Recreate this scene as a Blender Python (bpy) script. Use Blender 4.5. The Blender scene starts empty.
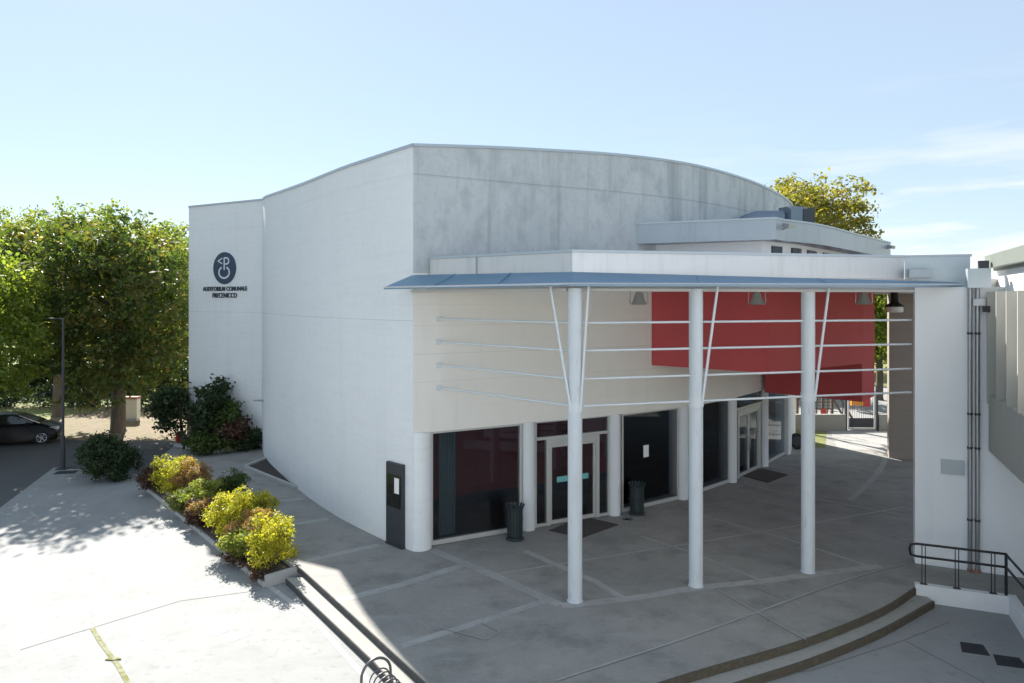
import bpy, math, random
import numpy as np
from mathutils import Vector
random.seed(7)
R = math.radians
scene = bpy.context.scene
COL = scene.collection

# ------------------------------------------------------------------ camera, sky, sun, exposure
CAM_H, FOC, HOR = 6.4, 700.0, 300.5
cam = bpy.data.cameras.new('camera'); cam_o = bpy.data.objects.new('camera', cam); COL.objects.link(cam_o)
cam.sensor_width = 36; cam.lens = FOC / 1024 * 36
cam.shift_y = -(341.5 - HOR) / 1024
cam.clip_end = 6000
cam_o.location = (0, 0, CAM_H); cam_o.rotation_euler = (R(90), 0, 0)
scene.camera = cam_o
SUN_EL = R(34.8); SUN_AZ = math.atan2(-.446, .895)          # azimuth measured from +Y towards +X
S = Vector((math.sin(SUN_AZ) * math.cos(SUN_EL), math.cos(SUN_AZ) * math.cos(SUN_EL), math.sin(SUN_EL)))
world = bpy.data.worlds.new('World'); scene.world = world; world.use_nodes = True
wn = world.node_tree.nodes; wl = world.node_tree.links
bg = wn['Background']
sky = wn.new('ShaderNodeTexSky'); sky.sky_type = 'NISHITA'; sky.sun_disc = False
sky.sun_elevation = SUN_EL; sky.sun_rotation = SUN_AZ
sky.air_density = 1.0; sky.dust_density = 0.1; sky.ozone_density = 1.5; sky.altitude = 50
bg.inputs['Strength'].default_value = 0.056
tc = wn.new('ShaderNodeTexCoord')
mp = wn.new('ShaderNodeMapping'); mp.inputs['Scale'].default_value = (2.2, 2.2, 17); mp.inputs['Location'].default_value = (1.3, .4, .35)
cn = wn.new('ShaderNodeTexNoise'); cn.inputs['Scale'].default_value = 1.6; cn.inputs['Detail'].default_value = 7; cn.inputs['Roughness'].default_value = .55
cr = wn.new('ShaderNodeMapRange'); cr.inputs[1].default_value = .45; cr.inputs[2].default_value = .60; cr.inputs[3].default_value = 0; cr.inputs[4].default_value = .95
sx = wn.new('ShaderNodeSeparateXYZ')
ma = wn.new('ShaderNodeMapRange'); ma.inputs[1].default_value = .28; ma.inputs[2].default_value = .02; ma.inputs[3].default_value = 0; ma.inputs[4].default_value = 1
mm = wn.new('ShaderNodeMath'); mm.operation = 'MULTIPLY'
mx = wn.new('ShaderNodeMix'); mx.data_type = 'RGBA'
wl.new(tc.outputs['Generated'], mp.inputs[0]); wl.new(mp.outputs[0], cn.inputs['Vector']); wl.new(cn.outputs[0], cr.inputs[0])
wl.new(tc.outputs['Generated'], sx.inputs[0]); wl.new(sx.outputs[2], ma.inputs[0])
wl.new(cr.outputs[0], mm.inputs[0]); wl.new(ma.outputs[0], mm.inputs[1])
veil = wn.new('ShaderNodeMix'); veil.data_type = 'RGBA'; veil.inputs[0].default_value = .60; veil.inputs[7].default_value = (4.75, 5.7, 6.75, 1)   # even pale tone mixed in, dims sky near the sun and lifts the rest
wl.new(sky.outputs[0], veil.inputs[6])
az = wn.new('ShaderNodeMapRange'); az.inputs[1].default_value = .12; az.inputs[2].default_value = .5; wl.new(sx.outputs[0], az.inputs[0])
m3 = wn.new('ShaderNodeMath'); m3.operation = 'MULTIPLY'; wl.new(mm.outputs[0], m3.inputs[0]); wl.new(az.outputs[0], m3.inputs[1])
wl.new(m3.outputs[0], mx.inputs[0]); wl.new(veil.outputs[2], mx.inputs[6]); mx.inputs[7].default_value = (7.4, 7.5, 7.7, 1)
wl.new(mx.outputs[2], bg.inputs['Color'])
sun = bpy.data.lights.new('sun', 'SUN'); sun.energy = 4.7; sun.angle = R(.53); sun.color = (1, .95, .87)
sun_o = bpy.data.objects.new('sun', sun); COL.objects.link(sun_o)
sun_o.rotation_euler = (-S).to_track_quat('-Z', 'Y').to_euler(); sun_o.location = (-20, 40, 40)
vs = scene.view_settings
vs.view_transform = 'Standard'; vs.look = 'None'; vs.gamma = 1; vs.use_curve_mapping = False
vs.exposure = 1.46
scene.cycles.max_bounces = 8; scene.cycles.transparent_max_bounces = 16

# ------------------------------------------------------------------ helpers
def g(px, py, z=0.0):
    """where a sight line through the photograph meets the level z (used while surveying the site)"""
    t = (CAM_H - z) / (py - HOR)
    return ((px - 512) * t, FOC * t)

class MB:
    def __init__(s): s.v = []; s.f = []
    def add(s, vs_, fs):
        n = len(s.v); s.v += [tuple(v) for v in vs_]; s.f += [tuple(i + n for i in f) for f in fs]; return s
    def prism(s, poly, z0, z1):
        n = len(poly)
        a = sum(poly[i][0] * poly[(i + 1) % n][1] - poly[(i + 1) % n][0] * poly[i][1] for i in range(n))
        if a < 0: poly = poly[::-1]
        zt = z1 if isinstance(z1, (list, tuple)) else [z1] * n
        if a < 0: zt = zt[::-1]
        v = [(x, y, z0) for x, y in poly] + [(p[0], p[1], zt[i]) for i, p in enumerate(poly)]
        f = [tuple(range(n - 1, -1, -1)), tuple(range(n, 2 * n))]
        f += [(i, (i + 1) % n, n + (i + 1) % n, n + i) for i in range(n)]
        return s.add(v, f)
    def box(s, c, d, rz=0, rx=0, ry=0):
        from mathutils import Euler
        e = Euler((rx, ry, rz)).to_matrix()
        v = []
        for z in (-.5, .5):
            for x, y in ((-.5, -.5), (.5, -.5), (.5, .5), (-.5, .5)):
                v.append(e @ Vector((x * d[0], y * d[1], z * d[2])) + Vector(c))
        return s.add(v, [(3, 2, 1, 0), (4, 5, 6, 7), (0, 1, 5, 4), (1, 2, 6, 5), (2, 3, 7, 6), (3, 0, 4, 7)])
    def bar(s, p, q, d, z0, z1, off=0):
        """upright slab from plan point p to q, d thick, between z0 and z1"""
        p = Vector(p[:2]); q = Vector(q[:2]); t = (q - p).normalized(); n = Vector((-t.y, t.x))
        a = n * (off - d / 2); b = n * (off + d / 2)
        return s.prism([tuple(p + a), tuple(q + a), tuple(q + b), tuple(p + b)], z0, z1)
    def wall(s, pts, th, z0, z1):
        """ribbon wall with thickness th to the left of the path; z1 may be per point"""
        n = len(pts); P = [Vector(p[:2]) for p in pts]
        z1 = z1 if isinstance(z1, (list, tuple)) else [z1] * n
        z0 = z0 if isinstance(z0, (list, tuple)) else [z0] * n
        Q = []
        for i in range(n):
            t1 = (P[i] - P[i - 1]).normalized() if i else (P[1] - P[0]).normalized()
            t2 = (P[i + 1] - P[i]).normalized() if i < n - 1 else t1
            b = (t1 + t2).normalized(); nn = Vector((-b.y, b.x))
            Q.append(P[i] + nn * th / max(.4, b.dot(t2)))
        v = []
        for i in range(n):
            v += [(P[i].x, P[i].y, z0[i]), (P[i].x, P[i].y, z1[i]), (Q[i].x, Q[i].y, z1[i]), (Q[i].x, Q[i].y, z0[i])]
        f = []
        for i in range(n - 1):
            a, b = 4 * i, 4 * i + 4
            f += [(a, b, b + 1, a + 1), (a + 1, b + 1, b + 2, a + 2), (a + 2, b + 2, b + 3, a + 3), (a + 3, b + 3, b, a)]
        f += [(0, 1, 2, 3), (4 * n - 1, 4 * n - 2, 4 * n - 3, 4 * n - 4)]
        return s.add(v, f)
    def tube(s, pts, r, n=10, closed=False, cap=True):
        P = [Vector(p) for p in pts]; m = len(P); rr = r if isinstance(r, (list, tuple)) else [r] * m
        v = []; prev = None
        for i in range(m):
            if closed: t = P[(i + 1) % m] - P[i - 1]
            else: t = (P[min(i + 1, m - 1)] - P[max(i - 1, 0)])
            t.normalize()
            if prev is None:
                u = t.cross(Vector((0, 0, 1)) if abs(t.z) < .9 else Vector((1, 0, 0))).normalized()
            else:
                u = (prev - t * prev.dot(t)).normalized()
            prev = u; w = t.cross(u)
            for k in range(n):
                a = 2 * math.pi * k / n
                v.append(P[i] + (u * math.cos(a) + w * math.sin(a)) * rr[i])
        f = []
        for i in range(m if closed else m - 1):
            j = (i + 1) % m
            for k in range(n):
                f.append((i * n + k, i * n + (k + 1) % n, j * n + (k + 1) % n, j * n + k))
        if cap and not closed:
            f += [tuple(range(n - 1, -1, -1)), tuple(range((m - 1) * n, m * n))]
        return s.add(v, f)
    def lathe(s, prof, c=(0, 0, 0), n=20):
        v = []; m = len(prof)
        for r_, z in prof:
            for k in range(n):
                a = 2 * math.pi * k / n
                v.append((c[0] + r_ * math.cos(a), c[1] + r_ * math.sin(a), c[2] + z))
        f = [(i * n + k, i * n + (k + 1) % n, (i + 1) * n + (k + 1) % n, (i + 1) * n + k) for i in range(m - 1) for k in range(n)]
        if prof[0][0] > 1e-4: f.append(tuple(range(n - 1, -1, -1)))
        if prof[-1][0] > 1e-4: f.append(tuple(range((m - 1) * n, m * n)))
        return s.add(v, f)
    def build(s, name, mat, parent=None, smooth=None):
        off = Vector((0, 0, 0)); p = parent
        while p is not None: off += p.location; p = p.parent
        me = bpy.data.meshes.new(name)
        me.from_pydata([(a - off.x, b - off.y, c - off.z) for a, b, c in s.v], [], s.f)
        if smooth:
            me.polygons.foreach_set('use_smooth', [True] * len(me.polygons))
            me.set_sharp_from_angle(angle=R(smooth))
        me.materials.append(mat); me.update()
        o = bpy.data.objects.new(name, me); COL.objects.link(o)
        if parent is not None: o.parent = parent
        return o

def tag(o, label=None, cat=None, group=None, kind=None):
    if label: o['label'] = label
    if cat: o['category'] = cat
    if group: o['group'] = group
    if kind: o['kind'] = kind
    return o
def thing(name, label, cat, loc=(0, 0, 0), group=None):
    o = bpy.data.objects.new(name, None); COL.objects.link(o); o.location = loc; o.empty_display_size = .3
    return tag(o, label, cat, group)
def struct(name, mb, mat): return tag(mb.build(name, mat), kind='structure')
def copy_tree(o, parent=None):
    c = o.copy(); COL.objects.link(c)
    if parent is not None: c.parent = parent
    for ch in [x for x in scene.objects if x.parent == o]: copy_tree(ch, c)
    return c
def catmull(pts, k=4):
    P = [np.array(p, float) for p in pts]; out = []
    for i in range(len(P) - 1):
        p0 = P[i - 1] if i else 2 * P[0] - P[1]; p1, p2 = P[i], P[i + 1]
        p3 = P[i + 2] if i + 2 < len(P) else 2 * P[-1] - P[-2]
        for j in range(k):
            t = j / k
            out.append(tuple(.5 * (2 * p1 + (p2 - p0) * t + (2 * p0 - 5 * p1 + 4 * p2 - p3) * t * t + (3 * p1 - p0 - 3 * p2 + p3) * t ** 3)))
    out.append(tuple(P[-1])); return out
def lerp(p, q, u): return tuple(a + (b - a) * u for a, b in zip(p, q))

# ------------------------------------------------------------------ materials
def mat(name, col, rough=.7, metal=0, layers=(), bump=0, bscale=30, spec=.5, joints=()):
    """layers: (scale xyz, amount, colour) - noise patches of another colour; joints: world heights of thin casting joints"""
    m = bpy.data.materials.new(name); m.use_nodes = True
    N = m.node_tree.nodes; L = m.node_tree.links; b = N['Principled BSDF']
    b.inputs['Roughness'].default_value = rough; b.inputs['Metallic'].default_value = metal
    b.inputs['Specular IOR Level'].default_value = spec
    geo = N.new('ShaderNodeNewGeometry'); cur = None
    base = N.new('ShaderNodeRGB'); base.outputs[0].default_value = (*col, 1); cur = base.outputs[0]
    for k, (sc, lo, hi, amt, c2) in enumerate(layers):
        mp_ = N.new('ShaderNodeMapping'); mp_.inputs['Scale'].default_value = sc; mp_.inputs['Location'].default_value = (k * 3.7, k * 1.9, k * 5.1)
        nz = N.new('ShaderNodeTexNoise'); nz.inputs['Scale'].default_value = 1; nz.inputs['Detail'].default_value = 6; nz.inputs['Roughness'].default_value = .6
        mr = N.new('ShaderNodeMapRange'); mr.inputs[1].default_value = lo; mr.inputs[2].default_value = hi; mr.inputs[3].default_value = 0; mr.inputs[4].default_value = amt
        mix = N.new('ShaderNodeMix'); mix.data_type = 'RGBA'; mix.inputs[7].default_value = (*c2, 1)
        L.new(geo.outputs['Position'], mp_.inputs[0]); L.new(mp_.outputs[0], nz.inputs['Vector']); L.new(nz.outputs[0], mr.inputs[0])
        L.new(mr.outputs[0], mix.inputs[0]); L.new(cur, mix.inputs[6]); cur = mix.outputs[2]
    for zj, wj, dj in joints:
        sp = N.new('ShaderNodeSeparateXYZ'); L.new(geo.outputs['Position'], sp.inputs[0])
        cmpn = N.new('ShaderNodeMath'); cmpn.operation = 'COMPARE'; cmpn.inputs[1].default_value = zj; cmpn.inputs[2].default_value = wj
        L.new(sp.outputs[2], cmpn.inputs[0])
        ml = N.new('ShaderNodeMath'); ml.operation = 'MULTIPLY'; ml.inputs[1].default_value = dj; L.new(cmpn.outputs[0], ml.inputs[0])
        mix = N.new('ShaderNodeMix'); mix.data_type = 'RGBA'; mix.inputs[7].default_value = (.12, .12, .115, 1)
        L.new(ml.outputs[0], mix.inputs[0]); L.new(cur, mix.inputs[6]); cur = mix.outputs[2]
    L.new(cur, b.inputs['Base Color'])
    if bump:
        nz = N.new('ShaderNodeTexNoise'); nz.inputs['Scale'].default_value = bscale; nz.inputs['Detail'].default_value = 4
        L.new(geo.outputs['Position'], nz.inputs['Vector'])
        bp = N.new('ShaderNodeBump'); bp.inputs['Strength'].default_value = bump; bp.inputs['Distance'].default_value = .02
        L.new(nz.outputs[0], bp.inputs['Height']); L.new(bp.outputs[0], b.inputs['Normal'])
    return m
def leafmat(name, c1, c2, c3, trans=.45, scale=3.0):
    m = bpy.data.materials.new(name); m.use_nodes = True
    N = m.node_tree.nodes; L = m.node_tree.links; N.remove(N['Principled BSDF']); out = N['Material Output']
    geo = N.new('ShaderNodeNewGeometry')
    nz = N.new('ShaderNodeTexNoise'); nz.inputs['Scale'].default_value = scale; nz.inputs['Detail'].default_value = 3
    at = N.new('ShaderNodeAttribute'); at.attribute_name = 'leaf_tint'
    mx_ = N.new('ShaderNodeMath'); mx_.operation = 'MULTIPLY_ADD'; mx_.inputs[1].default_value = .55; 
    half = N.new('ShaderNodeMath'); half.operation = 'MULTIPLY'; half.inputs[1].default_value = .55
    L.new(geo.outputs['Position'], nz.inputs['Vector']); L.new(nz.outputs[0], half.inputs[0])
    L.new(at.outputs['Fac'], mx_.inputs[0]); L.new(half.outputs[0], mx_.inputs[2])
    rp = N.new('ShaderNodeValToRGB'); rp.color_ramp.elements[0].position = .25; rp.color_ramp.elements[0].color = (*c1, 1)
    rp.color_ramp.elements[1].position = .85; rp.color_ramp.elements[1].color = (*c3, 1)
    e = rp.color_ramp.elements.new(.55); e.color = (*c2, 1)
    L.new(mx_.outputs[0], rp.inputs[0])
    d = N.new('ShaderNodeBsdfPrincipled'); d.inputs['Roughness'].default_value = .55; d.inputs['Specular IOR Level'].default_value = .3
    t = N.new('ShaderNodeBsdfTranslucent'); ms = N.new('ShaderNodeMixShader'); ms.inputs[0].default_value = trans
    gm = N.new('ShaderNodeMix'); gm.data_type = 'RGBA'; gm.blend_type = 'MULTIPLY'; gm.inputs[0].default_value = 1; gm.inputs[7].default_value = (1.55, 1.7, .6, 1)
    L.new(rp.outputs[0], gm.inputs[6]); L.new(gm.outputs[2], t.inputs[0])
    L.new(rp.outputs[0], d.inputs['Base Color']); L.new(d.outputs[0], ms.inputs[1]); L.new(t.outputs[0], ms.inputs[2]); L.new(ms.outputs[0], out.inputs[0])
    return m
def glassmat(name, tint, rough=.01):
    m = bpy.data.materials.new(name); m.use_nodes = True
    N = m.node_tree.nodes; L = m.node_tree.links; N.remove(N['Principled BSDF']); out = N['Material Output']
    tr = N.new('ShaderNodeBsdfTransparent'); tr.inputs[0].default_value = (*tint, 1)
    gl = N.new('ShaderNodeBsdfGlossy'); gl.inputs['Roughness'].default_value = rough; gl.inputs[0].default_value = (.9, .95, 1, 1)
    fr = N.new('ShaderNodeFresnel'); fr.inputs[0].default_value = 1.5
    ms = N.new('ShaderNodeMixShader'); L.new(fr.outputs[0], ms.inputs[0]); L.new(tr.outputs[0], ms.inputs[1]); L.new(gl.outputs[0], ms.inputs[2]); L.new(ms.outputs[0], out.inputs[0])
    return m

M = {}
M['white_wall'] = mat('white_painted_concrete', (.78, .80, .81), .8, layers=[((.5, .5, .35), .4, .75, .35, (.68, .71, .72)), ((3, 3, .2), .52, .74, .2, (.60, .63, .64)), ((7, 7, 7), .52, .75, .35, (.63, .65, .65)), ((.7, .7, 9), .5, .72, .3, (.66, .68, .68)), ((1.2, 1.2, 6), .5, .7, .18, (.82, .82, .80))], bump=.15, bscale=14, joints=[(5.88, .010, .25), (9.64, .008, .14), (2.6, .006, .12)] + [(.35 + .66 * k, .012, .03) for k in range(16)])
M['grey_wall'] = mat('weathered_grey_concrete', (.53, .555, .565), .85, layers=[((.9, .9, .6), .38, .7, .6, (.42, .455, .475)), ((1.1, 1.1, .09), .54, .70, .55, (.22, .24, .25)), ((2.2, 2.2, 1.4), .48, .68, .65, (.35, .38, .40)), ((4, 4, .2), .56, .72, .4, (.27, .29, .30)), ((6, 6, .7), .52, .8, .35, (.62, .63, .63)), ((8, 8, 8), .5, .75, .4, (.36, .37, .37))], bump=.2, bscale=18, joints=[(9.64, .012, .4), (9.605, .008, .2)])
M['under_wall'] = mat('warm_white_painted_wall', (.82, .795, .74), .8, layers=[((.8, .8, .6), .4, .75, .35, (.74, .715, .66)), ((3, 3, .3), .55, .8, .2, (.56, .52, .46))], bump=.12, bscale=14, joints=[(5.02, .008, .2), (5.75, .008, .14), (4.3, .007, .14), (3.6, .006, .08), (6.3, .006, .1)])
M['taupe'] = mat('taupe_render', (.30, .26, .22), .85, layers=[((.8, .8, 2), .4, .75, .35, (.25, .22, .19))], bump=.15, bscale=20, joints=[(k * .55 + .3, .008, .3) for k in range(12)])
M['white_right'] = mat('white_render', (.80, .82, .835), .8, layers=[((.6, .6, .4), .4, .75, .3, (.72, .73, .74)), ((4, 4, .3), .56, .8, .2, (.6, .62, .62))], bump=.1, bscale=20)
M['red'] = mat('brick_red_render', (.50, .075, .08), .75, layers=[((.8, .8, .5), .4, .75, .45, (.41, .06, .066)), ((3, 3, .3), .54, .75, .25, (.38, .07, .07))], bump=.1, bscale=25)
M['pillar'] = mat('pale_painted_pillar', (.68, .71, .73), .6, layers=[((2, 2, .7), .5, .8, .3, (.57, .58, .59))])
M['post'] = mat('white_painted_steel', (.60, .64, .67), .45, layers=[((2, 2, 1.2), .55, .8, .35, (.52, .52, .5)), ((14, 14, 3), .6, .74, .55, (.42, .34, .26)), ((5, 5, 1), .55, .75, .4, (.45, .46, .46))])
M['rod'] = mat('white_painted_rod', (.64, .67, .69), .4)
M['metal_blue'] = mat('blue_grey_sheet_metal', (.19, .31, .42), .42, .5, layers=[((.8, .8, 3), .4, .75, .4, (.12, .25, .38)), ((5, 5, 5), .5, .75, .3, (.22, .36, .48))])
M['metal_blue_pale'] = mat('pale_blue_metal', (.42, .48, .52), .4, .4, layers=[((1.5, 1.5, 3), .4, .7, .5, (.54, .59, .62))])
M['metal_duct'] = mat('duct_metal', (.20, .25, .31), .5, .5, layers=[((3, 3, 3), .4, .7, .4, (.15, .19, .24))])
M['metal_fascia'] = mat('pale_sheet_metal', (.63, .63, .65), .38, .55, layers=[((.6, .6, 2), .4, .75, .3, (.54, .55, .57)), ((5, 5, .6), .52, .75, .4, (.42, .42, .42)), ((20, 20, 2), .55, .75, .3, (.5, .49, .47))])
M['metal_grey'] = mat('grey_sheet_metal', (.37, .41, .45), .42, .55, layers=[((1.2, 1.2, .4), .42, .75, .45, (.28, .32, .37)), ((4, 4, .3), .56, .8, .45, (.2, .22, .26))])
M['coping'] = mat('coping_metal', (.44, .49, .54), .45, .5)
M['soffit'] = mat('canopy_soffit', (.55, .54, .52), .8, layers=[((1, 1, 1), .4, .75, .3, (.47, .46, .44))])
M['frame'] = mat('aluminium_frame', (.52, .52, .50), .45, .3)
M['glass'] = glassmat('dark_glass', (.74, .74, .76))
M['glass_clear'] = glassmat('clear_glass', (.86, .9, .9))
M['paper'] = mat('paper', (.8, .8, .8), .8)
M['teal'] = mat('teal_sticker', (.16, .45, .45), .6)
M['dark_metal'] = mat('dark_grey_metal', (.045, .05, .06), .5, .2, layers=[((3, 3, 3), .4, .8, .3, (.07, .075, .085))])
M['black_metal'] = mat('black_painted_metal', (.018, .018, .02), .4, .3)
M['galv'] = mat('galvanised_steel', (.36, .38, .40), .38, .8, layers=[((8, 8, 8), .4, .7, .4, (.25, .27, .3))])
M['navy'] = mat('navy_sign_face', (.035, .06, .10), .55)
M['letter'] = mat('dark_letters', (.05, .06, .08), .55)
M['symbol'] = mat('pale_sign_symbol', (.62, .66, .70), .5)
M['mat'] = mat('brown_doormat', (.06, .05, .048), .95, layers=[((60, 60, 60), .4, .7, .5, (.1, .085, .08))])
M['red_wall_in'] = mat('lobby_red_wall', (.30, .05, .055), .6)
M['dark_in'] = mat('lobby_dark_base', (.03, .05, .07), .5)
M['curtain'] = mat('teal_grey_curtain', (.13, .2, .21), .8)
M['bulb'] = mat('lamp_glass', (.75, .75, .72), .3)
M['lamp_metal'] = mat('lamp_pale_metal', (.46, .48, .45), .3, .7)
CONC = [((.35, .35, .35), .38, .7, .5, (.33, .335, .335)), ((1.7, 1.7, 1.7), .48, .75, .35, (.25, .255, .25)), ((14, 14, 14), .45, .75, .25, (.47, .47, .45))]
M['podium'] = mat('podium_concrete', (.30, .288, .265), .82, layers=[((.35, .35, .35), .38, .66, .65, (.19, .19, .18)), ((1.1, 1.1, 1.1), .48, .68, .55, (.13, .135, .125)), ((.8, 2.6, 1), .55, .7, .5, (.33, .325, .31)), ((4, 4, 4), .52, .78, .4, (.17, .18, .145)), ((16, 16, 16), .45, .75, .3, (.38, .375, .35))], bump=.25, bscale=40)
M['band'] = mat('paving_band_concrete', (.37, .365, .35), .82, layers=[((1.1, 1.1, 1.1), .4, .7, .6, (.25, .25, .24)), ((5, 5, 5), .48, .7, .5, (.24, .24, .225)), ((14, 14, 14), .45, .75, .25, (.44, .44, .42))], bump=.2, bscale=40)
M['joint'] = mat('dark_joint', (.14, .14, .135), .9)
M['plaza'] = mat('plaza_concrete', (.282, .288, .285), .85, layers=[((.3, .3, .3), .38, .68, .6, (.245, .252, .252)), ((1.3, 1.3, 1.3), .48, .7, .6, (.215, .22, .215)), ((.4, 5, 5), .52, .7, .35, (.30, .30, .295)), ((5, 5, 5), .56, .7, .6, (.19, .195, .185)), ((18, 18, 18), .45, .75, .35, (.24, .24, .235))], bump=.25, bscale=45)
M['step'] = mat('step_concrete', (.32, .315, .29), .85, layers=[((1.3, 1.3, 1.3), .42, .72, .5, (.3, .295, .27)), ((7, 7, 7), .5, .72, .4, (.22, .22, .17))], bump=.3, bscale=40)
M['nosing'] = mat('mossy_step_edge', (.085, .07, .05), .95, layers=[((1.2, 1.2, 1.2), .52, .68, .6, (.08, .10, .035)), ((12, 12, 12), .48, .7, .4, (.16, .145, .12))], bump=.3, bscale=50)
M['kerb'] = mat('kerb_concrete', (.42, .42, .41), .85, layers=[((4, 4, 4), .45, .75, .4, (.3, .3, .29))], bump=.2)
M['asphalt'] = mat('asphalt', (.075, .078, .082), .88, layers=[((.5, .5, .5), .4, .75, .5, (.11, .112, .115)), ((25, 25, 25), .45, .75, .4, (.14, .14, .14))], bump=.35, bscale=70)
M['grass'] = mat('grass_ground', (.16, .19, .045), .95, layers=[((.6, .6, .6), .4, .65, .7, (.24, .2, .09)), ((4, 4, 4), .45, .7, .5, (.09, .13, .03)), ((30, 30, 30), .4, .7, .4, (.25, .25, .09))], bump=.5, bscale=30)
M['litter'] = mat('leaf_litter', (.19, .145, .09), .95, layers=[((.7, .7, .7), .45, .62, .8, (.12, .125, .04)), ((7, 7, 7), .48, .62, .8, (.27, .19, .115)), ((30, 30, 30), .5, .7, .5, (.14, .1, .06))], bump=.5, bscale=40)
M['soil'] = mat('planter_soil', (.055, .045, .038), .95, layers=[((14, 14, 14), .45, .7, .5, (.1, .08, .065))], bump=.6, bscale=30)
M['bark'] = mat('bark', (.10, .08, .06), .95, layers=[((8, 8, 1.5), .4, .7, .6, (.17, .14, .11))], bump=.6, bscale=14)
M['cladding'] = mat('beige_cladding', (.36, .355, .32), .7, layers=[((2, 2, .4), .4, .75, .4, (.30, .29, .26))])
M['gutter'] = mat('grey_green_gutter', (.20, .225, .20), .5, .3)
M['white_paint'] = mat('white_kerb_paint', (.70, .71, .72), .7, layers=[((3, 3, 3), .5, .75, .3, (.56, .57, .57))])
M['orange'] = mat('orange_play_panel', (.75, .28, .03), .5)
M['redplastic'] = mat('red_plastic', (.55, .05, .04), .5)
M['wood'] = mat('brown_play_timber', (.13, .085, .06), .8, layers=[((3, 3, 12), .4, .7, .4, (.2, .13, .09))])
M['pink'] = mat('pink_plinth_paint', (.50, .30, .29), .8, layers=[((2, 2, 2), .45, .75, .4, (.42, .27, .25))])
M['cream'] = mat('cream_cabinet', (.62, .60, .50), .6, layers=[((4, 4, 2), .55, .75, .4, (.5, .46, .36))])
M['rust'] = mat('rusty_cap', (.30, .12, .07), .8, layers=[((5, 5, 5), .45, .7, .5, (.45, .38, .3))])
M['car'] = mat('black_car_paint', (.004, .004, .005), .3, .0, spec=.18)
M['car_glass'] = mat('car_window_glass', (.02, .025, .025), .05, 0, spec=.8)
M['rubber'] = mat('tyre_rubber', (.02, .02, .02), .85)
M['rim'] = mat('alloy_rim', (.55, .56, .58), .3, .8)
M['lens'] = mat('headlight_lens', (.6, .65, .68), .1, .3)
M['patch'] = mat('pale_repair_mortar', (.66, .65, .63), .85, layers=[((6, 6, 6), .45, .7, .4, (.52, .51, .49))])
M['hydrant'] = mat('red_hydrant_paint', (.5, .03, .025), .5)
L_ = {}
L_['lime'] = leafmat('lime_tree_leaves', (.05, .075, .028), (.085, .12, .038), (.24, .18, .06), .44, .9)
L_['bright'] = leafmat('bright_tree_leaves', (.12, .16, .04), (.20, .25, .06), (.34, .33, .10), .6, 1.2)
L_['wood'] = leafmat('woodland_leaves', (.10, .13, .035), (.15, .19, .05), (.26, .24, .07), .55, .8)
L_['autumn'] = leafmat('turning_tree_leaves', (.10, .12, .035), (.20, .18, .05), (.36, .27, .07), .52, .5)
L_['dark'] = leafmat('evergreen_leaves', (.022, .04, .02), (.035, .06, .026), (.07, .10, .04), .25, 4)
L_['yellow'] = leafmat('yellow_shrub_leaves', (.16, .18, .02), (.40, .37, .04), (.64, .52, .08), .42, 5)
L_['redgreen'] = leafmat('reddish_shrub_leaves', (.13, .13, .05), (.30, .19, .09), (.50, .22, .14), .4, 5)
L_['greygreen'] = leafmat('grey_green_shrub_leaves', (.07, .10, .03), (.14, .17, .05), (.26, .24, .09), .35, 5)
L_['yellowgreen'] = leafmat('yellow_green_shrub_leaves', (.12, .16, .04), (.25, .28, .06), (.42, .38, .12), .4, 5)
L_['maroon'] = leafmat('maroon_leaves', (.05, .035, .025), (.09, .05, .035), (.17, .08, .06), .25, 5)
L_['midgreen'] = leafmat('mid_green_leaves', (.03, .05, .015), (.06, .09, .02), (.11, .14, .04), .3, 5)

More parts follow.
